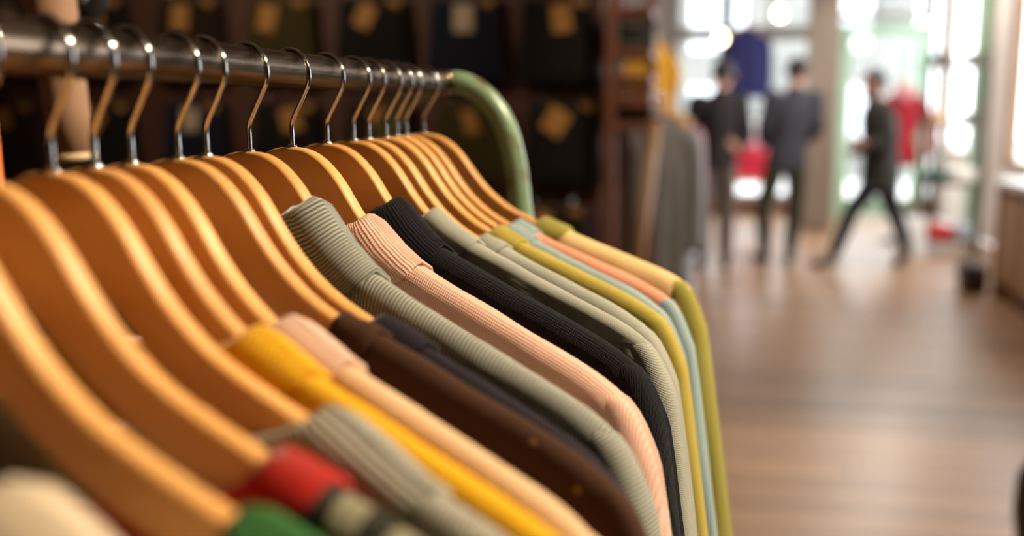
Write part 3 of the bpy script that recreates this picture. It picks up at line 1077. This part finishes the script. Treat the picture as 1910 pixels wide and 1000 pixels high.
# ------------------------------------------------------------------ second rack with coats
def hung_garment(name, label, cat, loc, rz, mat, w=0.21, length=0.75, th=0.03, slv=0.5, group=None, hanger_mat=None, hook=True, flare=0.02, seed=0):
    """coat or top on a hanger seen from afar: body with sloping shoulders, sleeves, collar"""
    t = thing(name, label, cat, loc, rz, group)
    rr = random.Random(seed)
    V, F = [], []
    n, m = 33, 15
    ph = rr.random() * 6
    def top(x):
        a = abs(x) / w
        return -0.02 - 0.10 * a - 0.05 * max(0, a - 0.85) / 0.15 if a > 0.28 else -0.048
    for side in (-1, 1):
        for i in range(n):
            x = -w + 2 * w * i / (n - 1)
            for j in range(m):
                q = j / (m - 1)
                z = top(x) + (-length - top(x)) * q
                e = math.sqrt(max(0.0, 1 - (abs(x) / w) ** 4))
                yv = side * (0.008 + th * min(1, q * 4)) * e + side * 0.012 * q * math.sin(x * 60 + ph + side) * e
                V.append((x * (1 + flare * q / w), yv, z))
    for s_ in range(2):
        o = s_ * n * m
        for i in range(n - 1):
            for j in range(m - 1):
                q = (o + i * m + j, o + (i + 1) * m + j, o + (i + 1) * m + j + 1, o + i * m + j + 1)
                F.append(q if s_ == 0 else q[::-1])
    for i in range(n - 1):
        F.append((i * m, n * m + i * m, n * m + (i + 1) * m, (i + 1) * m))
        F.append((i * m + m - 1, (i + 1) * m + m - 1, n * m + (i + 1) * m + m - 1, n * m + i * m + m - 1))
    mesh_obj('body', V, F, mat, t, True, [(p[0], p[2]) for p in V])
    for s_ in (-1, 1):
        if slv:
            tube('sleeve', smooth_path([(s_ * (w - 0.02), 0, -0.15), (s_ * (w + 0.012), 0, -0.20), (s_ * (w + 0.03), -0.005, -0.15 - slv * 0.5), (s_ * (w + 0.028), -0.01, -0.15 - slv)], 4), [0.03 + 0.012 * min(1, k / 3) - 0.0008 * k for k in range(13)], mat, t, 12)
    tube('collar', [(0.055 * math.cos(a), 0.03 * math.sin(a), -0.045 - 0.012 * math.sin(a)) for a in [2 * math.pi * k / 20 for k in range(21)]], 0.014, mat, t, 8)
    hm = hanger_mat or M_HANGER
    tube('hanger_bar', smooth_path([(-w * 0.9, 0, -0.10), (-w * 0.45, 0, -0.045), (0, 0, 0.0), (w * 0.45, 0, -0.045), (w * 0.9, 0, -0.10)], 5), 0.010, hm, t, 10)
    if hook:
        tube('hook', smooth_path([(0, 0, 0), (0, 0, 0.02), (0.014, 0, 0.04), (0.014, 0, 0.055), (0, 0, 0.068), (-0.014, 0, 0.058)], 4), 0.002, M_CHROME, t, 8)
    return t


RBX = -0.245
r2 = thing('coat_rack', 'second clothes rack with grey coats beyond the jeans wall', 'clothes rack', (RBX, 5.2, 0))
tube('rail', [(0, -0.15, 1.49), (0, 1.9, 1.49)], 0.012, M_STEEL, r2, 16)
for yy in (1.88,):
    for s_ in (-1, 1):
        tube('leg', [(0, yy, 1.5), (s_ * 0.2, yy, 0.0)], 0.014, M_BLACK, r2, 12)
tube('leg', [(0, 0.55, 1.49), (0.0, 0.55, 0.0)], 0.012, M_BLACK, r2, 12)
box('base_bar', (0, 1.2, 0.015), (0.05, 1.4, 0.03), M_BLACK, r2, 0.004)
GC = [('coat', 'long grey wool coat at the near end of the second rack', (136, 136, 136), .20, .86, .05), ('coat', 'grey brown coat second from the near end of the second rack', (126, 122, 116), .205, .84, 0.045),
      ('coat', 'blue grey coat with long sleeves on the second rack', (158, 162, 170), .205, .80, .03), ('jacket', 'black jacket hanging lower on the second rack', (22, 21, 22), .20, .96, .03),
      ('jacket', 'tan jacket on the second rack behind the grey coats', (196, 150, 104), .205, .72, .03), ('shirt', 'pale blue grey shirt on the second rack', (150, 158, 172), .20, .70, .03),
      ('shirt', 'purple shirt on the second rack', (104, 74, 128), .205, .78, .03), ('shirt', 'pink shirt on the second rack', (206, 140, 160), .21, .66, .03),
      ('shirt', 'rust orange shirt on the second rack', (190, 110, 60), .21, .80, .03), ('shirt', 'dark red shirt at the far end of the second rack', (140, 50, 50), .21, .84, .03)]
for i, (nm, lab, c_, w_, ln, th_) in enumerate(GC):
    hung_garment(nm, lab, nm, (RBX, 5.13 + 0.165 * i, 1.434), -0.05 + 0.03 * math.sin(i * 2.1), plain('coat_cloth_%d' % i, c_, 0.9, var=0.2, scale=18), w_, ln, th_, 0.55 if i != 3 else 0.62, 'garments on the second rack', None, True, 0.012, i)
q0, q1 = pix(1224, 228, 4.38), pix(1189, 490, 4.38)
dz = (q0 - q1) / (q0.z - q1.z)
foot = q1 - dz * q1.z
t = thing('wooden_pole', 'long pale wooden pole leaning between the shelf post and the grey coats', 'pole', (foot.x, foot.y, 0))
hv_, hf2 = tube_data([(0, 0, 0.0), dz * 0.8, dz * (q0.z + 0.01)], [0.030, 0.028, 0.026], 10)
mesh_obj('shaft', hv_, hf2, wood('pale_pole', (178, 138, 98), (148, 108, 72), 'Z'), t)
tube('tip_cap', [dz * (q0.z + 0.008), dz * (q0.z + 0.03)], [0.028, 0.024], M_FRAME, t, 10)

# ------------------------------------------------------------------ display pieces by the shop front
p = pix(1393, 46, 10.6)
jk = hung_garment('jacket', 'navy blue jacket hung high on a cord in the shop window', 'jacket', (p.x, 10.6, p.z), 0.1, plain('navy_cloth', (44, 44, 96), 0.9, var=0.15, scale=10), 0.20, 0.70, 0.05, 0.48, None, M_HANGER, True, 0.03, 44)
tube('cord', [(0, 0, 0.066), (0, 0, ZC - p.z)], 0.003, M_BLACK, jk, 6)
p = pix(1212, 62, 6.9)
yg = hung_garment('t_shirt', 'golden yellow t-shirt hung high beside the shelf end', 'shirt', (p.x, 6.9, p.z), 0.5, plain('golden_cloth', (230, 160, 30), 0.9, var=0.12), 0.16, 0.56, 0.05, 0.2, None, M_HANGER, True, 0.02, 45)
tube('cord', [(0, 0, 0.066), (0, 0, ZC - p.z)], 0.003, M_BLACK, yg, 6)

# table with folded stacks
M_TABLE = wood('table_birch', (206, 178, 150), (176, 146, 116), 'X')
tb = thing('display_table', 'low pale wooden display table carrying the red folded stack', 'table', (0.52, 12.1, 0))
box('table_top', (0, 0, 0.60), (0.62, 0.5, 0.035), M_TABLE, tb, 0.004)
for sx in (-0.27, 0.27):
    for sy in (-0.2, 0.2):
        box('leg', (sx, sy, 0.29), (0.045, 0.045, 0.58), M_TABLE, tb, 0.003)
zz = 0.6185


def folded(label, c_, z, h, cx, cy, w_=0.40, name='folded_shirt'):
    t = thing(name, label, 'folded shirt', (cx, cy, z), 0, 'folded clothes on the display table')
    m_ = plain('fold_%d_%d_%d' % c_, c_, 0.9, var=0.08)
    v1 = box_data(0, 0, h * 0.27, w_, 0.32, h * 0.5, h * 0.2)
    v2 = box_data(0, 0, h * 0.75, w_ * 0.985, 0.315, h * 0.48, h * 0.2)
    mesh_obj('lower_fold', v1[0], v1[1], m_, t, True)
    mesh_obj('upper_fold', v2[0], v2[1], m_, t, True)
    tube('collar', [(-0.07, -0.15, h - 0.005), (0, -0.12, h - 0.004), (0.07, -0.15, h - 0.005)], 0.007, m_, t, 8)


for lab, c_, h in (('lowest red folded shirt on the display table', (214, 44, 70), .085), ('second red folded shirt from the table top', (222, 52, 76), .085), ('third red folded shirt from the table top', (206, 40, 62), .085),
                   ('topmost red folded shirt under the pink ones', (224, 70, 92), .07), ('lower pink folded shirt on the red stack', (236, 168, 184), .08), ('upper pink folded shirt on the red stack', (240, 186, 200), .08),
                   ('lower white folded shirt on the pink ones', (232, 234, 236), .07), ('white folded shirt topping the stack', (238, 238, 240), .07)):
    folded(lab, c_, zz, h, 0.52, 12.1)
    zz += h + 0.004

# red jacket on a dress form
p = pix(1688, 140, 11.6)
df = thing('dress_form', 'dress form wearing a red jacket beside the metal shelf', 'mannequin', (p.x, 11.6, 0))
lathe('stand', [(0.17, 0.0), (0.17, 0.015), (0.03, 0.04), (0.015, 0.06), (0.015, 0.85)], M_BLACK, df, 20)
M_RED = plain('red_jacket_cloth', (176, 26, 38), 0.85, var=0.2, scale=9)
V, F = [], []
rows = [(0.80, .165, .115), (0.95, .155, .11), (1.10, .135, .10), (1.22, .15, .105), (1.36, .185, .115), (1.46, .195, .105), (1.52, .16, .085), (1.56, .085, .06)]
n = 24
for z, a, b in rows:
    for j in range(n):
        an = 2 * math.pi * j / n
        V.append((a * math.cos(an), b * math.sin(an), z))
for i in range(len(rows) - 1):
    for j in range(n):
        k = (j + 1) % n
        F.append((i * n + j, i * n + k, (i + 1) * n + k, (i + 1) * n + j))
F.append(tuple(range(n - 1, -1, -1)))
F.append(tuple(range((len(rows) - 1) * n, len(rows) * n)))
mesh_obj('jacket', V, F, M_RED, df)
for s_ in (-1, 1):
    tube('sleeve', smooth_path([(s_ * 0.17, 0, 1.47), (s_ * 0.225, 0, 1.40), (s_ * 0.25, 0.0, 1.15), (s_ * 0.24, -0.03, 0.88)], 4), [0.05, 0.058, 0.06, 0.06, 0.059, 0.058, 0.056, 0.054, 0.052, 0.05, 0.048, 0.045, 0.042], M_RED, df, 12)
tube('scarf', smooth_path([(-0.07, -0.075, 1.58), (0.0, -0.11, 1.50), (0.07, -0.075, 1.58), (0.0, 0.07, 1.60), (-0.07, -0.075, 1.58)], 6), 0.035, plain('pink_scarf', (232, 150, 160), 0.9), df, 10)
lathe('neck', [(0.06, 1.55), (0.052, 1.60), (0.05, 1.68), (0.03, 1.70), (0.004, 1.705)], plain('form_linen', (220, 200, 178), 0.9), df, 20)

# metal shelf with goods
p = pix(1770, 300, 11.0)
EX, EW = p.x, 0.54
et = thing('display_shelf', 'tall black metal shelf with wooden boards near the window', 'shelf', (EX, 11.0, 0))
for sx in (-EW / 2, EW / 2):
    for sy in (-0.18, 0.18):
        box('post', (sx, sy, 0.98), (0.025, 0.025, 1.96), M_BLACK, et)
M_EB = wood('dark_shelf_board', (96, 66, 54), (70, 46, 36), 'X')
ez = [pix(1770, yy, 11.0).z for yy in (122, 232, 340, 446)]
for z in ez:
    box('board', (0, 0, z), (EW - 0.03, 0.38, 0.03), M_EB, et, 0.003)


def hat(label, x, y, z, c_, r=0.13):
    t = thing('hat', label, 'hat', (x, y, z + 0.0005))
    m_ = plain('felt_%d_%d_%d' % c_, c_, 0.9)
    lathe('brim', [(0.07, 0.002), (r, 0.0), (r + 0.004, 0.004), (r, 0.008), (0.08, 0.012)], m_, t, 24)
    lathe('crown', [(0.082, 0.006), (0.08, 0.05), (0.07, 0.088), (0.04, 0.098), (0.002, 0.092)], m_, t, 24)
    lathe('hat_band', [(0.0825, 0.012), (0.084, 0.013), (0.083, 0.032), (0.081, 0.033)], M_BLACK, t, 24)


hat('dark brown felt hat on the top board of the metal shelf, left of its neighbour', EX - 0.125, 11.0, ez[0] + 0.015, (70, 48, 42), 0.12)
hat('reddish brown felt hat on the top board of the metal shelf, right of its neighbour', EX + 0.125, 11.0, ez[0] + 0.015, (92, 58, 50), 0.12)
hat('dark chocolate felt hat on the middle board of the metal shelf', EX + 0.125, 11.0, ez[1] + 0.015, (60, 42, 38), 0.12)
# straw hat reaching out on the left of the middle board
hat('tan straw hat on the left of the middle board of the metal shelf', EX - 0.125, 11.0, ez[1] + 0.015, (226, 176, 122), 0.12)
for i, (lab, c_, x, w_, h, k) in enumerate((('dark green folded sweater on the lower board of the metal shelf', (30, 74, 58), -0.13, 0.2, .10, 2), ('cream white folded blanket on the lower board of the metal shelf', (236, 230, 214), 0.12, 0.22, .13, 2),
                                          ('red folded sweater on the lowest board of the metal shelf', (200, 44, 44), -0.06, 0.24, .12, 3), ('pale blue folded sweater on the lowest board of the metal shelf', (196, 206, 214), 0.16, 0.16, .14, 3))):
    folded(lab, c_, ez[k] + 0.0155, h, EX + x, 11.0, w_, 'folded_sweater')

# counter with white top, box and bag on the floor
M_CNT = wood('counter_oak', (176, 140, 104), (146, 110, 78), 'Z', 0.5, 0.0, 2.0, 8.0)
cn = thing('counter', 'pale wooden shop counter with white top at the right edge', 'counter', (2.52, 7.1, 0))
box('plinth', (0.02, 0, 0.05), (0.6, 2.3, 0.10), wood('plinth_wood', (110, 70, 50), (84, 50, 34), 'Y'), cn)
box('carcass', (0, 0, 0.48), (0.62, 2.36, 0.74), M_CNT, cn, 0.004)
box('counter_top', (-0.01, 0, 0.875), (0.70, 2.44, 0.05), M_WHITE, cn, 0.005)
for i in range(4):
    pn = box('side_panel', (-0.316, -0.88 + 0.585 * i, 0.48), (0.018, 0.54, 0.66), M_CNT, cn, 0.004)
box('corner_post', (-0.31, 1.17, 0.43), (0.06, 0.06, 0.86), M_CNT, cn, 0.004)
p = pixf(1812, 545)
bg = thing('shoulder_bag', 'dark brown leather bag standing on the floor by the counter', 'bag', (p.x, p.y, 0))
v, f = box_data(0, 0, 0.12, 0.18, 0.28, 0.24, 0.04)
mesh_obj('bag_body', v, f, plain('dark_leather', (58, 40, 34), 0.5), bg, True)
tube('handle', smooth_path([(0, -0.08, 0.22), (0, -0.06, 0.32), (0, 0.06, 0.32), (0, 0.08, 0.22)], 6), 0.009, plain('dark_leather', (58, 40, 34)), bg, 8)
box('flap', (-0.085, 0, 0.17), (0.02, 0.24, 0.12), plain('dark_leather', (58, 40, 34)), bg, 0.008)
# white tote of papers low at the window
p = pix(1700, 400, 10.4)
wb_ = thing('paper_bag', 'white paper carrier bag standing behind the walking man', 'bag', (p.x, 10.4, 0.0))
v, f = box_data(0, 0, 0.19, 0.26, 0.14, 0.38, 0.01)
mesh_obj('bag_body', v, f, M_WHITE, wb_, False)
tube('handle', smooth_path([(-0.06, -0.07, 0.37), (-0.05, -0.07, 0.46), (0.05, -0.07, 0.46), (0.06, -0.07, 0.37)], 6), 0.005, M_WHITE, wb_, 8)
# black pouffe at the right bottom corner
p = pixf(2022, 1060)
pf = thing('pouffe', 'black round pouffe cut by the lower right picture corner', 'seat', (p.x, p.y, 0))
lathe('cushion', [(0.0, 0.03), (0.17, 0.03), (0.20, 0.06), (0.215, 0.16), (0.21, 0.27), (0.18, 0.33), (0.10, 0.35), (0.003, 0.352)], plain('black_leather', (16, 14, 14), 0.5), pf, 32)
lathe('base', [(0.0, 0.0), (0.15, 0.0), (0.15, 0.035), (0.0, 0.035)], M_BLACK, pf, 24)
lathe('top_button', [(0.014, 0.350), (0.014, 0.356), (0.008, 0.36), (0.001, 0.361)], M_BLACK, pf, 12)


# ------------------------------------------------------------------ people
def ring_loft(rings, cap=True):
    """rings: list of (centre, axis_a * half width, axis_b * half depth)"""
    n = 20
    V, F = [], []
    for c, a, b in rings:
        for j in range(n):
            t_ = 2 * math.pi * j / n
            V.append(tuple(Vector(c) + a * math.cos(t_) + b * math.sin(t_)))
    for i in range(len(rings) - 1):
        for j in range(n):
            k = (j + 1) % n
            F.append((i * n + j, i * n + k, (i + 1) * n + k, (i + 1) * n + j))
    F.append(tuple(range(n - 1, -1, -1)))
    F.append(tuple(range((len(rings) - 1) * n, len(rings) * n)))
    return V, F


def ball(c, r):
    rings = []
    for k in range(9):
        a = -math.pi / 2 + math.pi * (k + 0.25) / 8.5
        rings.append((Vector(c) + Vector((0, 0, r[2] * math.sin(a))), Vector((r[0] * math.cos(a), 0, 0)), Vector((0, r[1] * math.cos(a), 0))))
    return ring_loft(rings)


def limb(pts, rads):
    P = smooth_path(pts, 4)
    q = np.linspace(0, len(rads) - 1, len(P))
    rr = [float(np.interp(x, range(len(rads)), rads)) for x in q]
    return tube_data(P, rr, 14)


def fused(name, parts, mat, parent=None, voxel=0.012, smooth=4):
    """one continuous surface grown from overlapping closed pieces"""
    v, f = join_data([([tuple(x) for x in p_[0]], p_[1]) for p_ in parts])
    bm = bmesh.new()
    vs_ = [bm.verts.new(x) for x in v]
    for q in f:
        try:
            bm.faces.new([vs_[i] for i in q])
        except ValueError:
            pass
    bmesh.ops.recalc_face_normals(bm, faces=bm.faces[:])
    me = bpy.data.meshes.new(name)
    bm.to_mesh(me)
    bm.free()
    me.materials.append(mat)
    o = bpy.data.objects.new(name, me)
    COL.objects.link(o)
    if parent is not None:
        o.parent = parent
    rm = o.modifiers.new('fuse', 'REMESH')
    rm.mode = 'VOXEL'
    rm.voxel_size = voxel
    rm.use_smooth_shade = True
    sm = o.modifiers.new('soften', 'SMOOTH')
    sm.iterations = smooth
    sm.factor = 0.5
    return o


def person(label, base, J, jacket_c, trouser_c, skin_c=(196, 142, 116), hair_c=(24, 18, 16), shoe_c=(40, 26, 24), jacket_hem=0.86, beard=False, coat_loose=1.0, rz=0.0):
    """J: joints in metres, local frame x = picture right, y = away from the viewer"""
    sk = plain('skin_%d_%d_%d' % skin_c, skin_c, 0.5, var=0.05)
    P = {k: Vector(p_) for k, p_ in J.items()}
    wide = P['shR'] - P['shL']
    wide.z = 0
    wide.normalize()
    deep = Vector((-wide.y, wide.x, 0))
    pel, ch, nk, hd = P['pelvis'], P['chest'], P['neck'], P['head']
    face = P['face'].normalized()
    fh = Vector((face.x, face.y, 0)).normalized()
    ear = Vector((-fh.y, fh.x, 0))
    up = Vector((0, 0, 1))

    def torso(g, zlow, hemk=1.0):
        low = pel.copy()
        low.z = zlow
        return ring_loft([(low, wide * .165 * g * hemk, deep * .115 * g * hemk), (pel, wide * .165 * g, deep * .115 * g), (pel.lerp(ch, .35), wide * .150 * g, deep * .105 * g), (pel.lerp(ch, .7), wide * .165 * g, deep * .115 * g),
                          (ch, wide * .180 * g, deep * .115 * g), (ch.lerp(nk, .5), wide * .165 * g, deep * .095 * g), (ch.lerp(nk, .8), wide * .10 * g, deep * .075 * g), (nk, wide * .060, deep * .060)])
    parts = [torso(0.92, pel.z - .06)]
    parts.append(limb([nk - up * .04, nk.lerp(hd, .5), hd - up * .02], [.058, .054, .055]))
    parts.append(ball(hd + up * .025, (.078 + .016 * abs(fh.x), .078 + .016 * abs(fh.y), .112)))
    parts.append(ball(hd + fh * .030 - up * .055, (.058, .058, .062)))                              # jaw
    parts.append(limb([hd + fh * .078 + up * .02, hd + fh * .098 - up * .015, hd + fh * .106 - up * .028], [.010, .014, .013]))   # nose
    for s_ in (-1, 1):
        parts.append(ball(hd + ear * s_ * .082 - fh * .008, (.014 + .012 * abs(fh.x), .014 + .012 * abs(fh.y), .032)))
    for s_ in 'LR':
        sh, el, wr_, ha = P['sh' + s_], P['el' + s_], P['wr' + s_], P['ha' + s_]
        parts.append(limb([sh, sh.lerp(el, .5), el, el.lerp(wr_, .4), wr_], [.058, .048, .040, .038, .027]))
        dv = (ha - wr_).normalized()
        side = dv.cross(Vector((0, 1, .3)) if abs(dv.y) < .8 else up).normalized()
        nrm = side.cross(dv).normalized()
        parts.append(ring_loft([(wr_ - dv * .01, side * .028, nrm * .020), (wr_ + dv * .04, side * .040, nrm * .018), (wr_ + dv * .085, side * .043, nrm * .015), (wr_ + dv * .10, side * .038, nrm * .011)]))
        for q in range(4):
            b0 = wr_ + dv * .088 + side * (.036 - .024 * q)
            ln = (.068, .078, .073, .058)[q]
            parts.append(limb([b0, b0 + dv * ln * .5 + nrm * .010, b0 + dv * ln * .88 + nrm * .034], [.0088, .0082, .0072]))
        th = wr_ + dv * .035 + side * .036
        parts.append(limb([th - side * .012, th + dv * .032 + side * .018 + nrm * .008, th + dv * .060 + side * .018 + nrm * .022], [.013, .011, .009]))
        hp, kn_, an = P['hip' + s_], P['kn' + s_], P['an' + s_]
        to = P['to' + s_]
        parts.append(limb([hp, hp.lerp(kn_, .45), kn_, kn_.lerp(an, .3), an], [.082, .074, .054, .054, .036]))
        parts.append(limb([an, an.lerp(to, .5) - up * .01, to], [.036, .034, .026]))
    body = fused('person', parts, sk, None, 0.005, 2)
    body.location = (base[0], base[1], 0)
    body.rotation_euler = (0, 0, rz)
    tag(body, label, 'person')
    # jacket
    g = 1.08 * coat_loose
    jp = [torso(g, jacket_hem, 1.04)]
    for s_ in 'LR':
        sh, el, wr_ = P['sh' + s_], P['el' + s_], P['wr' + s_]
        jp.append(limb([sh.lerp(ch, .25), sh, sh.lerp(el, .5), el, el.lerp(wr_, .5), wr_.lerp(el, .05)], [.075, .078, .068, .060, .054, .043]))
    jp.append(ring_loft([(nk - up * .05, wide * .085, deep * .08), (nk + up * .005, wide * .072, deep * .070), (nk + up * .018, wide * .068, deep * .066)]))
    fused('jacket', jp, plain('jacket_%d_%d_%d' % jacket_c, jacket_c, 0.9, var=0.15, scale=14), body)
    # trousers
    tp = [ring_loft([(pel - up * .09, wide * .135, deep * .105), (pel - up * .02, wide * .160, deep * .118), (pel + up * .06, wide * .150, deep * .112)])]
    for s_ in 'LR':
        hp, kn_, an = P['hip' + s_], P['kn' + s_], P['an' + s_]
        tp.append(limb([hp, hp.lerp(kn_, .45), kn_, kn_.lerp(an, .45), an.lerp(kn_, .06)], [.096, .092, .072, .068, .056]))
    fused('trousers', tp, plain('trousers_%d_%d_%d' % trouser_c, trouser_c, 0.9, var=0.12, scale=14), body)
    for s_ in 'LR':
        an, to = P['an' + s_], P['to' + s_]
        d_ = (to - an).normalized()
        fl = Vector((d_.x, d_.y, 0)).normalized()
        sole = d_ if d_.z < -.75 else fl
        fused('shoe', [limb([an - fl * .035 - up * .045, an.lerp(to, .5) - up * .01, to, to + fl * .035], [.042, .044, .040, .026]), limb([an + up * .02, an - up * .03], [.046, .045])], plain('shoe_%d' % shoe_c[0], shoe_c, 0.45), body, 0.009)
    # hair: cap that leaves the face free
    V, F = [], []
    nu, nv_ = 32, 16
    for i in range(nv_ + 1):
        for j in range(nu):
            ph = 2 * math.pi * j / nu
            az = Vector((math.cos(ph), math.sin(ph), 0))
            fr = az.dot(fh)
            low = math.pi * (0.66 if fr < -0.2 else (0.66 - 0.34 * (fr + 0.2) / 1.2))
            th = low * i / nv_
            dirv = az * math.sin(th) + up * math.cos(th)
            k = 1 + 0.045 * noise.noise(dirv * 7 + Vector((hair_c[0], 0, 0))) + 0.02 * noise.noise(dirv * 23)
            V.append(hd + up * .028 - fh * .008 + Vector((dirv.x * (.092 + .014 * abs(fh.x)), dirv.y * (.092 + .014 * abs(fh.y)), dirv.z * .122)) * k)
    for i in range(nv_):
        for j in range(nu):
            k = (j + 1) % nu
            F.append((i * nu + j, (i + 1) * nu + j, (i + 1) * nu + k, i * nu + k))
    hm = plain('hair_%d' % hair_c[0], hair_c, 0.65, var=0.4, scale=90)
    mesh_obj('hair', V, F, hm, body)
    for s_ in (-1, 1):
        e_ = hd + fh * .079 + ear * s_ * .032 + up * .018
        v, f = ball(e_, (.0125, .0125, .0095))
        mesh_obj('eye', v, f, plain('eye_dark', (40, 32, 28), 0.2), body)
        tube('eyebrow', [e_ + up * .02 - ear * s_ * .016, e_ + up * .024 + fh * .004, e_ + up * .018 + ear * s_ * .02], 0.004, hm, body, 6)
    mo = hd + fh * .085 - up * .062
    tube('mouth', [mo - ear * .022 - fh * .006, mo + fh * .003, mo + ear * .022 - fh * .006], 0.006, plain('lips', (150, 84, 74), 0.5), body, 8)
    if beard:
        fused('beard', [ball(hd + fh * .048 - up * .088, (.050, .050, .045)), limb([hd + ear * .074 - up * .0, hd + ear * .062 + fh * .02 - up * .06, hd + fh * .05 - up * .085], [.016, .026, .03]), limb([hd - ear * .074, hd - ear * .062 + fh * .02 - up * .06, hd + fh * .05 - up * .085], [.016, .026, .03])], hm, body, 0.008)
    return body


# man in charcoal jacket, seen from behind, legs apart
b1 = (pixf(1447, 492))
R1 = YAW
person('standing man in charcoal grey jacket and dark olive trousers, seen from behind', (b1.x, b1.y), dict(
    pelvis=(0.06, 0, .99), chest=(.10, 0, 1.40), neck=(.115, 0, 1.585), head=(.135, .01, 1.715), face=(.75, .65, -.1),
    shL=(-.09, 0, 1.50), elL=(-.155, .03, 1.20), wrL=(-.09, .20, 1.06), haL=(-.05, .30, 1.08),
    shR=(.29, 0, 1.50), elR=(.33, .04, 1.21), wrR=(.24, .22, 1.08), haR=(.18, .32, 1.10),
    hipL=(-.03, 0, .93), knL=(-.125, .02, .50), anL=(-.105, .02, .09), toL=(-.14, .16, .035),
    hipR=(.15, 0, .93), knR=(.155, 0, .50), anR=(.115, -.03, .09), toR=(.135, .11, .035)), (50, 48, 54), (46, 47, 24), shoe_c=(52, 34, 32), jacket_hem=.86, rz=R1)
# man in brown sweater, seen from behind, beyond the coats
q = pix(1337, 300, 9.3)
person('standing man in dark brown sweater seen from behind, half hidden by the second rack', (q.x, q.y), dict(
    pelvis=(0, 0, .98), chest=(0, 0, 1.38), neck=(.02, 0, 1.555), head=(.035, .01, 1.685), face=(.35, .9, -.05),
    shL=(-.19, 0, 1.47), elL=(-.25, .02, 1.18), wrL=(-.19, .16, 1.00), haL=(-.15, .26, 1.0),
    shR=(.19, 0, 1.47), elR=(.245, -.03, 1.18), wrR=(.17, -.07, 1.05), haR=(.10, -.10, 1.10),
    hipL=(-.09, 0, .93), knL=(-.10, .01, .50), anL=(-.10, 0, .09), toL=(-.12, .13, .035),
    hipR=(.09, 0, .93), knR=(.10, .01, .50), anR=(.10, 0, .09), toR=(.12, .13, .035)), (24, 15, 12), (96, 82, 72), jacket_hem=.90, rz=R1)
# man walking to the left
b3 = pixf(1605, 500)
person('bearded man in dark olive coat and black trousers walking to the left', (b3.x, b3.y), dict(
    pelvis=(.13, 0, .92), chest=(.10, 0, 1.30), neck=(.06, 0, 1.475), head=(.035, 0, 1.60), face=(-1, -.12, -.12),
    shL=(.08, -.17, 1.40), elL=(.12, -.22, 1.12), wrL=(-.08, -.20, 1.10), haL=(-.17, -.18, 1.13),
    shR=(.13, .17, 1.40), elR=(.20, .21, 1.12), wrR=(.02, .18, 1.02), haR=(-.07, .16, 1.03),
    hipL=(.12, -.08, .87), knL=(-.13, -.09, .52), anL=(-.28, -.09, .12), toL=(-.42, -.09, .05),
    hipR=(.14, .08, .87), knR=(.30, .09, .50), anR=(.44, .09, .16), toR=(.36, .09, .035)), (34, 28, 20), (14, 14, 18), skin_c=(150, 100, 76), hair_c=(20, 16, 15), shoe_c=(66, 34, 32), jacket_hem=.70, beard=True, coat_loose=1.3, rz=R1)
